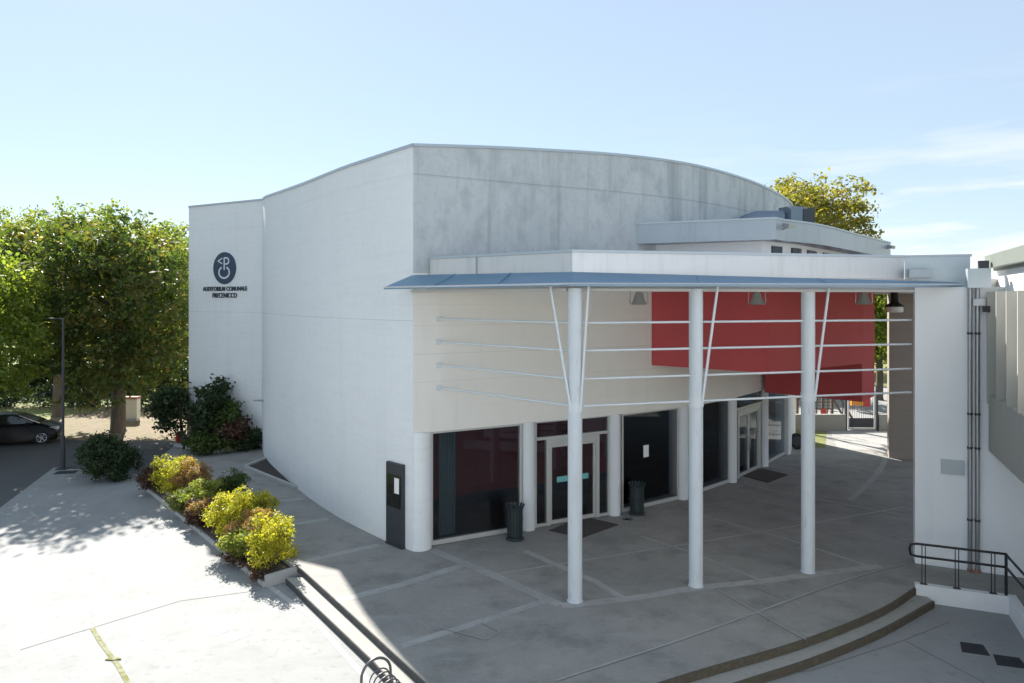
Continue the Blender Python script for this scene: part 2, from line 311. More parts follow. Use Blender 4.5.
# ------------------------------------------------------------------ foliage
def crown_mesh(name, lumps, n, size, seed, mat_, parent, aspect=1.7, shell=.55, clump=13, spread=1.35):
    """many single leaves, in twig-sized clusters, scattered through a set of lumps ((x,y,z),(rx,ry,rz))"""
    rng = np.random.default_rng(seed)
    C = np.array([l[0] for l in lumps], float); Rr = np.array([l[1] for l in lumps], float)
    w = (Rr[:, 0] * Rr[:, 1] * Rr[:, 2]) ** (2 / 3); w /= w.sum()
    m = max(8, n // clump)
    idx = rng.choice(len(lumps), m, p=w)
    dc = rng.normal(size=(m, 3)); dc /= np.linalg.norm(dc, axis=1)[:, None]
    rad = shell + (1 - shell) * rng.random(m) ** .6
    inner = rng.random(m) < .22; rad[inner] *= rng.random(inner.sum())
    rad *= 1 + .10 * rng.normal(size=m)
    Pc = C[idx] + dc * rad[:, None] * Rr[idx]
    k = rng.integers(0, m, n); d = dc[k]
    flat_ = np.minimum(1, Rr[idx][k][:, 2:3] / (size * spread))
    P = Pc[k] + rng.normal(size=(n, 3)) * size * spread * np.concatenate([np.ones((n, 2)), np.ones((n, 1)) * .7 * flat_], 1)
    tintc = rng.random(m)[k]
    nrm = d * .5 + rng.normal(size=(n, 3)) * .7 + np.array([0, 0, .35]); nrm /= np.linalg.norm(nrm, axis=1)[:, None]
    a = np.cross(nrm, rng.normal(size=(n, 3))); a /= np.linalg.norm(a, axis=1)[:, None] + 1e-9
    b = np.cross(nrm, a)
    s = size * (.6 + .8 * rng.random(n))
    a *= (s * aspect / 2)[:, None]; b *= (s / 2)[:, None]
    off = Vector((0, 0, 0)); p = parent
    while p is not None: off += p.location; p = p.parent
    P -= np.array(off)
    V = np.stack([P - a, P - b * .9 + a * .05 + nrm * (s * .08)[:, None], P + a, P + b * .9 + a * .05 + nrm * (s * .08)[:, None]], 1).reshape(-1, 3)
    me = bpy.data.meshes.new(name); me.vertices.add(4 * n); me.vertices.foreach_set('co', V.ravel())
    me.loops.add(4 * n); me.loops.foreach_set('vertex_index', np.arange(4 * n)); me.polygons.add(n)
    me.polygons.foreach_set('loop_start', np.arange(n) * 4); me.update(calc_edges=True)
    at = me.attributes.new('leaf_tint', 'FLOAT', 'FACE'); at.data.foreach_set('value', (.45 * rng.random(n) + .55 * tintc).astype(np.float32))
    me.materials.append(mat_)
    o = bpy.data.objects.new(name, me); COL.objects.link(o)
    if parent is not None: o.parent = parent
    return o
def lump_set(c, r, k, seed, frac=.42):
    rng = random.Random(seed); out = [(c, (r[0] * .6, r[1] * .6, r[2] * .62))]
    for i in range(k):
        th = i * 2.399 + rng.random() * .5; ph = math.acos(1 - 1.93 * (i + .5) / k)
        q = .56 + .34 * rng.random(); f = frac * (.5 + .75 * rng.random())
        out.append(((c[0] + r[0] * q * math.sin(ph) * math.cos(th), c[1] + r[1] * q * math.sin(ph) * math.sin(th), c[2] + r[2] * q * math.cos(ph)),
                    (r[0] * f, r[1] * f, r[2] * f * .85)))
    return out
def limbs(root, x, y, z0, h, r, spread, seed, n=6, fork=.45):
    rng = random.Random(seed); mb = MB()
    mb.tube([(x, y, z0 - .15), (x, y, z0 + .15), (x + .05, y, z0 + h * fork * .5), (x - .05, y + .05, z0 + h * fork), (x + .1, y, z0 + h * .8)], [r * 1.6, r * 1.1, r * .9, r * .75, r * .25], 10)
    for i in range(n):
        a = i * 2.4 + rng.random(); zb = z0 + h * (fork * .75 + .35 * i / n); l = spread * (.6 + .4 * rng.random())
        p0 = Vector((x, y, zb)); p2 = p0 + Vector((math.cos(a) * l, math.sin(a) * l, h * .28)); p1 = p0.lerp(p2, .5) + Vector((0, 0, -.15 * l * .4))
        mb.tube([p0, p1, p2], [r * .42, r * .28, r * .08], 6)
    return mb.build('trunk', M['bark'], root, 60)
def tree(label, x, y, z0, top, rx, rz_, n, size, seed, lm, k=13, group=None, ry=None, shift=0, shifty=0, extra=None, name='broadleaf_tree', trunk_r=.28, cat='tree'):
    root = thing(name, label, cat, (x, y, z0), group)
    cz = top - rz_
    limbs(root, x, y, z0, top - z0, trunk_r, rx * .75, seed)
    crown_mesh('crown', (extra or []) + lump_set((x + shift, y + shifty, cz), (rx, ry or rx, rz_), k, seed), n, size, seed, lm, root)
    return root
def shrub(name, label, x, y, z0, rx, h, n, size, seed, lm, group=None, k=9, cat='shrub', ry=None, stems=True):
    root = thing(name, label, cat, (x, y, z0), group)
    if stems:
        mb = MB(); rng = random.Random(seed)
        for i in range(5):
            a = i * 1.26 + rng.random(); l = rx * .5
            mb.tube([(x, y, z0 - .05), (x + math.cos(a) * l * .4, y + math.sin(a) * l * .4, z0 + h * .35), (x + math.cos(a) * l, y + math.sin(a) * l, z0 + h * .75)], [.025, .018, .008], 5)
        mb.build('stem', M['bark'], root)
    crown_mesh('foliage', lump_set((x, y, z0 + h * .52), (rx, ry or rx, h * .5), k, seed, .45), n, size, seed, lm, root)
    return root

# ================================================================== SETTING
GZ, PZ = -.40, -.28
struct('ground', MB().prism([(-900, -900), (900, -900), (900, 2500), (-900, 2500)], -1.2, GZ), M['grass'])
struct('road', MB().prism([(-70, -40), (-8, -40), (-8, 30), (-12.5, 33.6), (-22, 33.8), (-70, 30)], -.6, -.345), M['asphalt'])
struct('dirt', MB().prism([(-23.2, 33.2), (-14, 33.4), (-13, 44), (-25.5, 44.5), (-26.5, 39), (-25.0, 36)], -.6, -.375), M['litter'])
plaza = struct('plaza', MB().prism([(2.5, -34), (-18.33, 28.0), (-14.5, 27.0), (-12.6, 24.7), (-5, 17), (0, 17), (34, 17), (34, -34)], -.6, PZ), M['plaza'])
stepR = catmull([(-1.2, 10.7), (.2, 10.25), (2, 10.95), (3.75, 11.95), (5.43, 12.79), (7.28, 13.9), (9.15, 15.25)], 4)
podR = catmull([(-.8, 10.95), (.2, 10.75), (1.6, 11.3), (3.26, 12.14), (5.46, 13.2), (7.59, 14.5), (8.98, 15.62)], 4)
struct('step', MB().prism([(-5.32, 16.5), (-2.48, 12.66)] + stepR + [(9.2, 16), (0, 17)], -.6, -.14), M['step'])
pod_out = [(-5.19, 16.9), (-5.0, 16.68), (-3.61, 14.76), (-1.41, 11.7)] + podR + [(10.60, 15.0), (10.19, 13.72), (8.9, 10.6), (15, 8), (24, 15), (22, 33.5), (17, 34.5), (14, 42), (-13, 42), (-15.4, 32.8), (-14.3, 28.4), (-12.2, 25.3)]
struct('podium', MB().prism(pod_out, -.62, 0), M['podium'])
# weathered nosings on the curved steps, pale kerb line on the straight ones
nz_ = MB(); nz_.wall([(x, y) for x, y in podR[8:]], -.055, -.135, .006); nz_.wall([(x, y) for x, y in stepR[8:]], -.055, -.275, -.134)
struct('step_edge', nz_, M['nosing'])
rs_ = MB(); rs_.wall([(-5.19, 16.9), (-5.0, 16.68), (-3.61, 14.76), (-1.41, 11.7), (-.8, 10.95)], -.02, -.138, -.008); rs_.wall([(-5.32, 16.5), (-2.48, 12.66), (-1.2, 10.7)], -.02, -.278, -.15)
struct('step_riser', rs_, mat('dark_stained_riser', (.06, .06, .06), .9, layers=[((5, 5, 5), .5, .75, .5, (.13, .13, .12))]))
# paving bands and joints, each 4 mm above the surface below
def strip(pts, w, z, closed=False):
    mb = MB(); P = [Vector(p) for p in pts]; v = []; n = len(P)
    for i in range(n):
        t = (P[min(i + 1, n - 1)] - P[max(i - 1, 0)]).normalized(); nn = Vector((-t.y, t.x)) * w / 2
        v += [(P[i].x - nn.x, P[i].y - nn.y, z), (P[i].x + nn.x, P[i].y + nn.y, z)]
    mb.add(v, [(2 * i, 2 * i + 2, 2 * i + 3, 2 * i + 1) for i in range(n - 1)]); return mb
bands = MB()
NB = [0]
def band(pts, w=.22, z=0):
    NB[0] += 1; s_ = strip(pts, w, .002 + .0004 * NB[0]); bands.add(s_.v, s_.f)
arcA = catmull([g(556, 681), g(669, 644), g(753, 614), g(822, 588.6), g(870, 573), g(905, 564)], 6)
band([g(468, 563.5), g(400, 585), g(337, 601)], .24)
band([g(432, 550), g(505, 580), g(560, 605)], .26)
band(catmull([g(562, 606), g(633, 598), g(696, 588), g(760, 581.5), g(820, 573.5), g(880, 566)], 4), .26, .008)
band([g(548, 600), g(470, 625), g(402, 646)], .2, .012)
band([g(378, 545), g(306, 561)], .22)
band([g(328, 519), g(250, 531)], .2); band([g(302, 499), g(225, 505)], .2)
band([g(485, 576), g(560, 564), g(682, 545), g(760, 532), g(905, 507)], .07)
band([g(525, 551), g(596, 582), g(622, 598)], .2, .012)
band([g(640, 536), g(690, 552), g(760, 580)], .1, .012)
band([g(700, 515), g(790, 540), g(868, 566)], .1, .012)
band(catmull([g(886, 458), g(880, 470), g(868, 484), g(850, 500)], 4), .2, .012)
band([g(746, 485), g(822, 500), g(912, 517)], .09); band([g(800, 472), g(912, 482)], .09, .012)
struct('paving_band', bands, M['band'])
jt = MB()
NJ = 0
for pts, w in ((arcA, .05), ([g(718, 590), g(770, 620), g(806, 640)], .04), ([g(745, 584), g(800, 604)], .0301), ([g(480, 622), g(500, 632), g(485, 640), g(440, 628)], .03)):
    NJ += 1; s_ = strip(pts, w, .0115 + .0006 * NJ); jt.add(s_.v, s_.f)
struct('paving_joint', jt, M['band'])
pj = MB()
for pts, w in (([g(311, 617, PZ), g(362, 674, PZ), g(380, 694, PZ)], .10), ([g(147, 489, PZ), g(262, 581, PZ), g(311, 617, PZ)], .12)):
    s_ = strip(pts, w, PZ + .004); pj.add(s_.v, s_.f)
struct('plaza_edging', pj, M['kerb'])
dj = MB()
for pts in ([g(20, 650, PZ), g(92, 628, PZ), g(180, 601, PZ), g(262, 590, PZ)], [g(700, 683, PZ), g(810, 660 + 11, PZ), g(900, 642, PZ), g(950, 622, PZ)], [g(905, 641, PZ), g(985, 683, PZ)]):
    s_ = strip(pts, .025, PZ + .004); dj.add(s_.v, s_.f)
struct('plaza_joint', dj, mat('grey_joint', (.17, .17, .16), .9))
rp_ = MB().prism([g(208, 632, PZ), g(232, 622, PZ), g(237, 627, PZ), g(213, 637, PZ)], PZ, PZ + .005).prism([g(226, 637, PZ), g(247, 629, PZ), g(252, 634, PZ), g(231, 642, PZ)], PZ, PZ + .005)
struct('plaza_repair_patch', rp_, M['patch'])
# pale path to the gate, playground surface
struct('path', MB().prism([g(838, 450), g(905, 450), (20.5, 34.3), (15.6, 34.3)], -.1, .006), M['band'])
struct('lawn', MB().prism([(11.9, 30.5), (13.6, 30.4), (15.4, 34.3), (12.2, 34.4)], -.1, .008), M['grass'])
struct('playground_floor', MB().prism([(6, 34.8), (40, 34.8), (40, 52), (6, 52)], -.3, .004), M['plaza'])

# ================================================================== AUDITORIUM
aud = thing('auditorium', 'curved white and grey concrete auditorium with a canopy on slim white posts', 'building', (0, 25, 0))
LW = [(-2.52, 17.85, 10.33), (-3.39, 18.67, 10.27), (-4.65, 20.1, 10.24), (-5.52, 21.2, 10.22), (-6.76, 22.97, 10.23), (-8.5, 25.75, 10.37), (-9.9, 28.2, 10.55), (-10.9, 30.5, 10.76)]
FW = [(-2.52, 17.85, 10.33), (-.95, 18.7, 10.47), (.445, 19.45, 10.57), (3.07, 20.80, 10.70), (5.56, 22.46, 10.76), (7.84, 24.56, 10.73), (9.87, 27.0, 10.68), (11.6, 29.3, 10.5), (13.2, 32.6, 10.4)]
LWs = catmull(LW, 5); FWs = catmull(FW, 5)
SWp = [(-10.9, 30.5, 10.76), (-15.1, 32.7, 10.74)]
BK = [(-15.1, 32.7, 10.74), (-14.2, 40, 10.6), (-5, 45, 10.5), (5, 43.5, 10.4), (10.8, 37, 10.4), (13.2, 32.6, 10.4)]
TH = .32
def rev(p): return p[::-1]
# thickness goes to the left of the path: walk each wall so that the inside lies to the left
MB().wall([p[:2] for p in rev(LWs)], TH, -.3, [p[2] for p in rev(LWs)]).build('curved_wall', M['white_wall'], aud, 40)
MB().wall([p[:2] for p in rev(SWp)], TH, -.3, [p[2] for p in rev(SWp)]).build('sign_wall', M['white_wall'], aud)
MB().wall([p[:2] for p in rev(BK)], TH, -.3, [p[2] for p in rev(BK)]).build('rear_wall', M['white_wall'], aud)
MB().wall([p[:2] for p in FWs], TH, 7.1, [p[2] for p in FWs]).build('upper_front_wall', M['grey_wall'], aud, 40)
MB().wall([p[:2] for p in FWs[:36]], TH, 3.0, 7.1).build('lower_front_wall', M['under_wall'], aud, 40)
MB().wall([p[:2] for p in FWs[35:]], TH, -.3, 7.1).build('end_wall', M['under_wall'], aud, 40)
ring = [p for p in rev(LWs)] + FWs[1:]
def offs(pts, d):
    out = []
    for i in range(len(pts)):
        t = (Vector(pts[min(i + 1, len(pts) - 1)][:2]) - Vector(pts[max(i - 1, 0)][:2])).normalized()
        out.append((pts[i][0] + t.y * d, pts[i][1] - t.x * d))
    return out
for seg in (rev(LWs), FWs, rev(SWp)):
    zz = [p[2] for p in seg]
    MB().wall(offs(seg, .035), TH + .07, [z + .001 for z in zz], [z + .075 for z in zz]).build('coping', M['coping'], aud, 40)
roofpoly = [(p[0] * .985, p[1]) for p in rev(SWp)[:-1]] + [(p[0] + .15, p[1] + .15) for p in rev(LWs)] + [(p[0] - .1, p[1] + .15) for p in FWs[1:]] + [(10.7, 36.9), (5, 43.3), (-5, 44.8), (-14, 39.8)]
MB().prism(roofpoly, 9.9, 10.05).build('roof', M['metal_grey'], aud)
MB().prism([(-15.13, 32.67), (-13.9, 32.03), (-13.92, 31.99), (-15.15, 32.63)], -.3, 1.45).build('pink_plinth', M['pink'], aud)
# pillars below the front wall
PI = [(-2.38, 18.13), (.445, 19.6), (3.05, 20.95), (5.50, 22.63), (7.74, 24.74), (9.72, 27.1), (11.42, 29.25)]
for i, (x, y) in enumerate(PI):
    r_ = (.30, .2, .2, .2, .2, .2)[i] if i < 6 else 0
    if i < 6: MB().lathe([(r_, -.05), (r_, 3.02)], (x, y, 0), 28).build('pillar', M['white_wall'] if i == 0 else M['pillar'], aud, 40)
    else: MB().box((x, y, 1.5), (.36, .36, 3.04), R(53)).build('pillar', M['pillar'], aud)
def trim(p, q, a, b):
    d = math.dist(p, q); return lerp(p, q, a / d), lerp(p, q, 1 - b / d)
def window_bay(p, q, name='window', glass='glass', fw=.07, mull=0):
    P, Q = trim(p, q, .26, .22)
    w = MB().bar(P, Q, .07, .14, 3.0 - fw).build(name, M[glass], aud)   # pane is the window's own mesh, frame its sub-part
    w.name = name
    f = MB(); f.bar(P, Q, .12, .02, .14); f.bar(P, Q, .12, 3.0 - fw, 3.02)
    f.bar(lerp(P, Q, -.0), lerp(P, Q, fw / math.dist(P, Q)), .13, .14, 3.0 - fw); f.bar(lerp(P, Q, 1 - fw / math.dist(P, Q)), Q, .13, .14, 3.0 - fw)
    for k in range(mull):
        c = (k + 1) / (mull + 1); f.bar(lerp(P, Q, c - .01), lerp(P, Q, c + .01), .1, .14, 3.0 - fw)
    f.build('frame', M['frame'], w)
    return w
P1_, Q1_ = PI[0], PI[1]
window_bay(PI[0], PI[1]); window_bay(PI[2], PI[3]); window_bay(PI[3], PI[4]); window_bay(PI[5], PI[6], glass='glass_clear')
def door_bay(p, q, u0, u1, glass, stickers):
    P, Q = trim(p, q, .2, .2); D = math.dist(P, Q); at = lambda u: lerp(P, Q, u)
    TZ = 2.46
    s_ = MB()                                            # fixed surround
    s_.bar(P, Q, .12, TZ, TZ + .08); s_.bar(at(0), at(.05 / D), .12, .02, 3.0); s_.bar(at(1 - .05 / D), Q, .12, .02, 3.0); s_.bar(P, Q, .11, 2.95, 3.02)
    for u in (u0, u1): s_.bar(at(u - .06 / D), at(u + .06 / D), .15, .02, TZ - .001)
    s_.bar(at(u0 + .061 / D), at(u1 - .061 / D), .15, TZ - .16, TZ - .002)
    s_.bar(at(.051 / D), at(u0 - .061 / D), .1, .02, .1); s_.bar(at(u1 + .061 / D), at(1 - .051 / D), .1, .02, .1)
    s_.build('door_surround', M['frame'], aud)
    MB().bar(at(.05 / D), at(1 - .05 / D), .03, TZ + .08, 2.95).build('transom_window', M[glass], aud)
    for a, b in ((.05 / D, u0 - .06 / D), (u1 + .06 / D, 1 - .05 / D)):
        MB().bar(at(a), at(b), .03, .1, TZ - .001).build('side_window', M[glass], aud)
    um = (u0 + u1) / 2; e = .07 / D
    for a, b, sgn in ((u0 + .062 / D, um - .004 / D, 1), (um + .004 / D, u1 - .062 / D, -1)):
        f = MB(); zt = TZ - .165
        f.bar(at(a), at(a + e), .07, .03, zt); f.bar(at(b - e), at(b), .07, .03, zt); f.bar(at(a + e), at(b - e), .07, .03, .14); f.bar(at(a + e), at(b - e), .07, zt - .08, zt)
        d = f.build('glass_door', M['frame'], aud)
        MB().bar(at(a + e), at(b - e), .025, .14, zt - .08).build('pane', M[glass], d)
        h = at(b - e * .5) if sgn > 0 else at(a + e * .5)
        n_ = Vector((Q[1] - P[1], -(Q[0] - P[0]))).normalized() * .08
        MB().tube([(h[0] + n_.x * .5, h[1] + n_.y * .5, .9), (h[0] + n_.x, h[1] + n_.y, .9), (h[0] + n_.x, h[1] + n_.y, 1.35), (h[0] + n_.x * .5, h[1] + n_.y * .5, 1.35)], .014, 8).build('handle', M['galv'], d, 50)
        if stickers:
            c0, c1 = (a + .3 * (b - a), a + .3 * (b - a) + .36 / D) if sgn > 0 else (a + .22 * (b - a), a + .22 * (b - a) + .36 / D)
            MB().bar(at(c0), at(c1), .004, 1.2, 1.36, -.03).build('teal_sticker', M['teal'], d)
door_bay(PI[1], PI[2], .17, .83, 'glass', True)
door_bay(PI[4], PI[5], .12, .88, 'glass_clear', False)
# lobby behind the glass
inn = [tuple(Vector(p) + Vector((-.6, 1.0)) * 2.6) for p in PI]
inn[0] = (-3.2, 20.6); inn[-1] = (9.9, 31.6)
MB().wall(inn, .15, .32, 3.2).build('lobby_wall', M['red_wall_in'], aud)
MB().wall(offs(inn, .02), .15, .0, .32).build('lobby_plinth', M['dark_in'], aud)
MB().prism([(-2.2, 18.5)] + PI[1:6] + [(11.2, 29.4)] + [tuple(p) for p in inn[::-1]], 3.03, 3.18).build('lobby_ceiling', M['dark_in'], aud)
cl = MB()
for k in range(6): cl.tube([(-1.95 + k * .07 + .02, 18.75 + k * .045, .1), (-1.92 + k * .07, 18.75 + k * .045, 2.95)], .05, 8)
cl.build('lobby_curtain', M['curtain'], aud, 60)
# upper storey: red boxes below the canopy, pale walls and metal fascia above it
A0, A1, A2 = (4.3, 21.55), (7.04, 19.2), (11.08, 22.1)
MB().prism([A0, A1, A2, (11.85, 23.7), (9.9, 26.0), (7.2, 23.7)], 4.41, 6.95).build('red_box', M['red'], aud)
B0, B1, B2 = (9.5, 26.3), (11.9, 23.8), (13.1, 25.3)
MB().prism([B0, B1, B2, (12.0, 29.0)], 2.95, 6.94).build('low_red_box', M['red'], aud)
U = [(4.0, 21.9), (7.25, 20.25), (8.75, 21.5), (11.8, 25.1), (14.4, 28.2)]
MB().prism(U + [(12.3, 30.0), (9.0, 25.6)], 6.96, 8.2).build('upper_storey', M['white_right'], aud)
FA = [(3.74, 21.25), (7.44, 19.9)]; FB = catmull([(7.44, 19.9), (9.45, 21.5), (12.3, 24.8), (15.25, 28.2)], 4)
FA = [(3.70, 21.25), (7.44, 19.72)]; FB = [(7.44, 19.72)] + FB[1:]
MB().prism(FA + FB[1:] + [(12.2, 31), (8.2, 24.9)], 8.12, 8.70).build('upper_fascia', M['metal_grey'], aud)
MB().prism(offs(FA, .03) + offs(FB, .03)[1:] + [(12.2, 31.05), (8.2, 24.95)], 8.701, 8.75).build('upper_coping', M['coping'], aud)
for p, q, a, b in ((U[1], U[2], .24, .52), (U[1], U[2], .82, .995), (U[2], U[3], .005, .06), (U[2], U[3], .2, .38), (U[2], U[3], .54, .74), (U[2], U[3], .88, .99), (U[3], U[4], .2, .6)):
    MB().bar(lerp(p, q, a), lerp(p, q, b), .06, 7.2, 8.0, -.02).build('clerestory_window', M['dark_in'], aud)
# canopy
C0, C1, C2 = (-2.10, 17.95), (1.32, 15.4), (9.72, 17.35)
E0, E1, E2 = (-3.22, 17.58, 6.73), (1.2, 14.5, 6.75), (10.8, 16.75, 6.78)
can = MB().prism([(-2.3, 18.1), C1, C2, (11.1, 16.95), (12.4, 17.2), (17, 28.3), (15.2, 28.9), (12.4, 28.6), (7.9, 24.3), (5.5, 22.1), (3.0, 20.5), (.4, 19.2)], 6.66, 6.93).build('canopy', M['soffit'], aud)
fz0, fz1 = 7.03, 7.46
MB().wall([C0, C1, C2], .12, 6.935, fz1).build('canopy_fascia', M['metal_fascia'], can)
MB().wall(offs([C0, C1, C2], .035), .22, fz1 + .001, fz1 + .06).build('fascia_coping', M['coping'], can)
p = lerp(C0, C1, .36); q = lerp(C0, C1, .367)
MB().bar(p, q, .03, fz0, fz1, -.012).build('fascia_seam', M['metal_grey'], can)
sk = MB()
in0, in1, in2 = (-2.55, 17.9, fz0 + .02), (C1[0], C1[1], fz0), (C2[0] + 1.1, C2[1] - .28, fz0 - .18)
for a, b, c, d in ((E0, E1, in1, in0), (E1, E2, in2, in1)):
    n0 = len(sk.v)
    top = [a, b, c, d]; th = .05
    sk.add([(p[0], p[1], p[2] - th) for p in top] + top, [(3, 2, 1, 0), (4, 5, 6, 7), (0, 1, 5, 4), (1, 2, 6, 5), (2, 3, 7, 6), (3, 0, 4, 7)])
sk.build('canopy_skirt', M['metal_blue'], can)
ed = MB(); ed.tube([E0, E1], .022, 6); ed.tube([E1, E2], .022, 6); ed.build('canopy_edge', M['metal_fascia'], can)
for u in (.3, .65, 1.0):
    a = Vector(lerp(E0, E1, u)); b = Vector(lerp(in0, in1, u)); MB().tube([a + Vector((0, 0, .004)), b + Vector((0, 0, .004))], .012, 6).build('skirt_seam', M['metal_blue'], can)
for u in (.3, .62):
    a = Vector(lerp(E1, E2, u)); b = Vector(lerp(in1, in2, u)); MB().tube([a + Vector((0, 0, .002)), b + Vector((0, 0, .002))], .008, 6).build('skirt_seam', M['metal_blue'], can)
MB().bar((E1[0] + .05, E1[1] + .55), (9.9, 17.15), .14, 6.60, 6.66).build('ring_beam', M['soffit'], can)
MB().bar((-2.5, 17.65), (E1[0] + .0, E1[1] + .5), .14, 6.60, 6.66).build('ring_beam', M['soffit'], can)
MB().wall([(9.74, 17.36), (11.05, 16.88)], .1, 6.66, fz1).build('end_fascia', M['metal_blue_pale'], can)
MB().wall([(9.70, 17.38), (11.08, 16.86)], .2, fz1 + .001, fz1 + .06).build('end_coping', M['metal_grey'], can)
MB().box((9.98, 17.12, 7.06), (.5, .16, .2), R(-18)).build('flashing_box', M['metal_grey'], can)
# posts with raking struts, tie rods
PO = [(1.344, 14.93), (4.13, 15.72), (6.99, 16.53)]
ST = [[(-.52, .12), (.28, -.08)], [(.46, -.1)], [(.45, -.1)]]
for (x, y), st in zip(PO, ST):
    po = MB().lathe([(.175, 0), (.175, .006), (.155, .008), (.155, 6.66)], (x, y, 0), 28).build('canopy_post', M['post'], aud, 40)
    for dx, dy in st:
        sg = 1 if dx > 0 else -1
        MB().tube([(x + sg * .11, y - .13, 4.05), (x + sg * .11, y - .13, 4.15), (x + dx, y + dy, 6.72)], .03, 10).build('strut', M['rod'], po, 50)
    MB().lathe([(.168, 4.02), (.168, 4.22)], (x, y, 0), 28).build('collar', M['rod'], po, 40)
for z in (5.92, 5.325, 4.72, 4.14):
    ro = MB().tube([(-1.9, 18.19, z), (PO[0][0], PO[0][1], z)], .027, 10)
    ro.tube([(PO[0][0], PO[0][1], z), (PO[1][0], PO[1][1], z)], .027, 10); ro.tube([(PO[1][0], PO[1][1], z), (PO[2][0], PO[2][1], z)], .027, 10)
    ro.tube([(PO[2][0], PO[2][1], z), (9.84, 17.25, z)], .027, 10)
    r = ro.build('tie_rod', M['rod'], aud, 60)
    MB().box((-1.9, 18.17, z), (.14, .05, .14), R(28)).build('wall_plate', M['rod'], r)

# ================================================================== NEIGHBOURING BUILDING ON THE RIGHT
nb = thing('neighbour_building', 'white building at right edge with beige fins and grey eaves', 'building', (13, 13, 0))
MB().wall([(9.82, 17.06), (11.0, 16.52), (15.5, 14.45)], .4, -.3, 6.72).build('ground_floor_wall', M['white_right'], nb)
F0, F1 = (11.46, 16.2), (7.26, 7.0)
fd = (Vector(F1) - Vector(F0)).normalized(); fn = Vector((fd.y, -fd.x)); fn = fn if fn.x < 0 else -fn
MB().prism([(12.0, 17.4), F1, (14, 4.0), (18.2, 13.2)], 2.92, 7.12).build('upper_wall', M['white_right'], nb)
MB().prism([(12.4, 15.8), (10.3, 10.5), (14.5, 8.6), (17, 13.6)], -.3, 2.92).build('recessed_wall', M['white_right'], nb)
def onF(t, o=0): p = Vector(F0) + fd * t + fn * o; return (p.x, p.y)
MB().prism([onF(0, .003), onF(9, .003), onF(9, .36), onF(0, .36)], 2.90, 4.2).build('cladding_panel', M['cladding'], nb)
for i in range(9):
    t = .02 + i * .98
    MB().prism([onF(t, .003), onF(t + .05, .003), onF(t + .05, .40), onF(t, .40)], 4.2 if i else 4.0, 6.6).build('fin', M['cladding'], nb)
MB().prism([onF(-1.2, .06), onF(9.6, .06), onF(9.6, -6), onF(-1.2, -6)], 7.125, 7.22).build('eave', M['gutter'], nb)
MB().prism([onF(-1.2, .24), onF(9.6, .24), onF(9.6, .065), onF(-1.2, .065)], 7.19, 7.5).build('gutter', M['gutter'], nb)
MB().prism([onF(-1.2, .06), onF(9.6, .06), onF(9.6, -6), onF(-1.2, -6)], 7.225, 7.46).build('roof', M['gutter'], nb)
MB().box((11.28, 16.75, 7.22), (.2, .2, .26), R(-25)).build('gutter_end', M['dark_metal'], nb)
MB().box((10.87, 16.32, 6.92), (.46, .24, .45), R(-23)).build('rainwater_hopper', M['metal_blue_pale'], nb)
for px in (969.5, 977):
    u = (px - 512) / 700
    # where the sight line crosses the wall face, 8 cm in front of it
    a, b = Vector((9.82, 17.06)), Vector((11.0, 16.52)); d_ = b - a
    s_ = (a.x - u * a.y) / (u * d_.y - d_.x); c = a + d_ * s_ + Vector((-.42, -.9)) * .07
    dp = MB().tube([(c.x, c.y, .06), (c.x, c.y, 6.72)], .048, 12).build('downpipe', M['galv'], nb, 50)
    MB().tube([(c.x, c.y, 0.0), (c.x, c.y, .07)], .06, 12).build('pipe_foot', M['rust'], dp, 50)
    for z in (1.2, 2.9, 3.7, 5.6): MB().tube([(c.x, c.y, z), (c.x, c.y, z + .05)], .06, 12).build('pipe_clip', M['dark_metal'], dp, 50)
def onW(px, z, o):
    u = (px - 512) / 700; a, b = Vector((9.82, 17.06)), Vector((11.0, 16.52)); d_ = b - a
    s_ = (a.x - u * a.y) / (u * d_.y - d_.x); c = a + d_ * s_ + Vector((-.416, -.909)) * o; return (c.x, c.y, z)
pl = onW(952.5, 2.42, .02)
tag(MB().box(pl, (.48, .03, .35), R(-24.6)).build('wall_plate', M['metal_grey']), 'blank grey rectangular plate on the white wall beside the downpipes', 'plate')
fl = thing('floodlight', 'small white floodlight fixed on the foremost beige fin at right', 'floodlight', (*onF(.1, .5), 6.3))
MB().box((*onF(.0, .52), 6.36), (.26, .16, .16), R(20)).build('lamp_head', M['white_paint'], fl)
MB().box((*onF(.1, .42), 6.2), (.12, .1, .14), R(20)).build('bracket', M['dark_metal'], fl)

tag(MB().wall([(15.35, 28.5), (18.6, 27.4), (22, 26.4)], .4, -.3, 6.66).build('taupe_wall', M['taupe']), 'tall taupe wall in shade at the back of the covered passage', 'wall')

# ================================================================== SIGN ON THE LEFT WALL
sd = (Vector(SWp[0][:2]) - Vector(SWp[1][:2])).normalized(); sn = Vector((sd.y, -sd.x))
sc_ = Vector((-12.94, 31.57))
sg = thing('wall_sign', 'round navy emblem with pale symbol above dark lettering on the white wall', 'sign', (sc_.x, sc_.y, 7.9))
def onS(u, v, o, cz=7.86): p = sc_ + sd * u + sn * o; return (p.x, p.y, cz + v)
def flat(polys, o0, o1, cz=7.86):
    mb = MB()
    for poly in polys:
        n = len(poly); v = [onS(u, v_, o0, cz) for u, v_ in poly] + [onS(u, v_, o1, cz) for u, v_ in poly]
        mb.add(v, [tuple(range(n - 1, -1, -1)), tuple(range(n, 2 * n))] + [(i, (i + 1) % n, n + (i + 1) % n, n + i) for i in range(n)])
    return mb
rr = .72
flat([[(rr * math.cos(a * math.pi / 24), rr * math.sin(a * math.pi / 24)) for a in range(48)]], .005, .05).build('disc', M['navy'], sg)
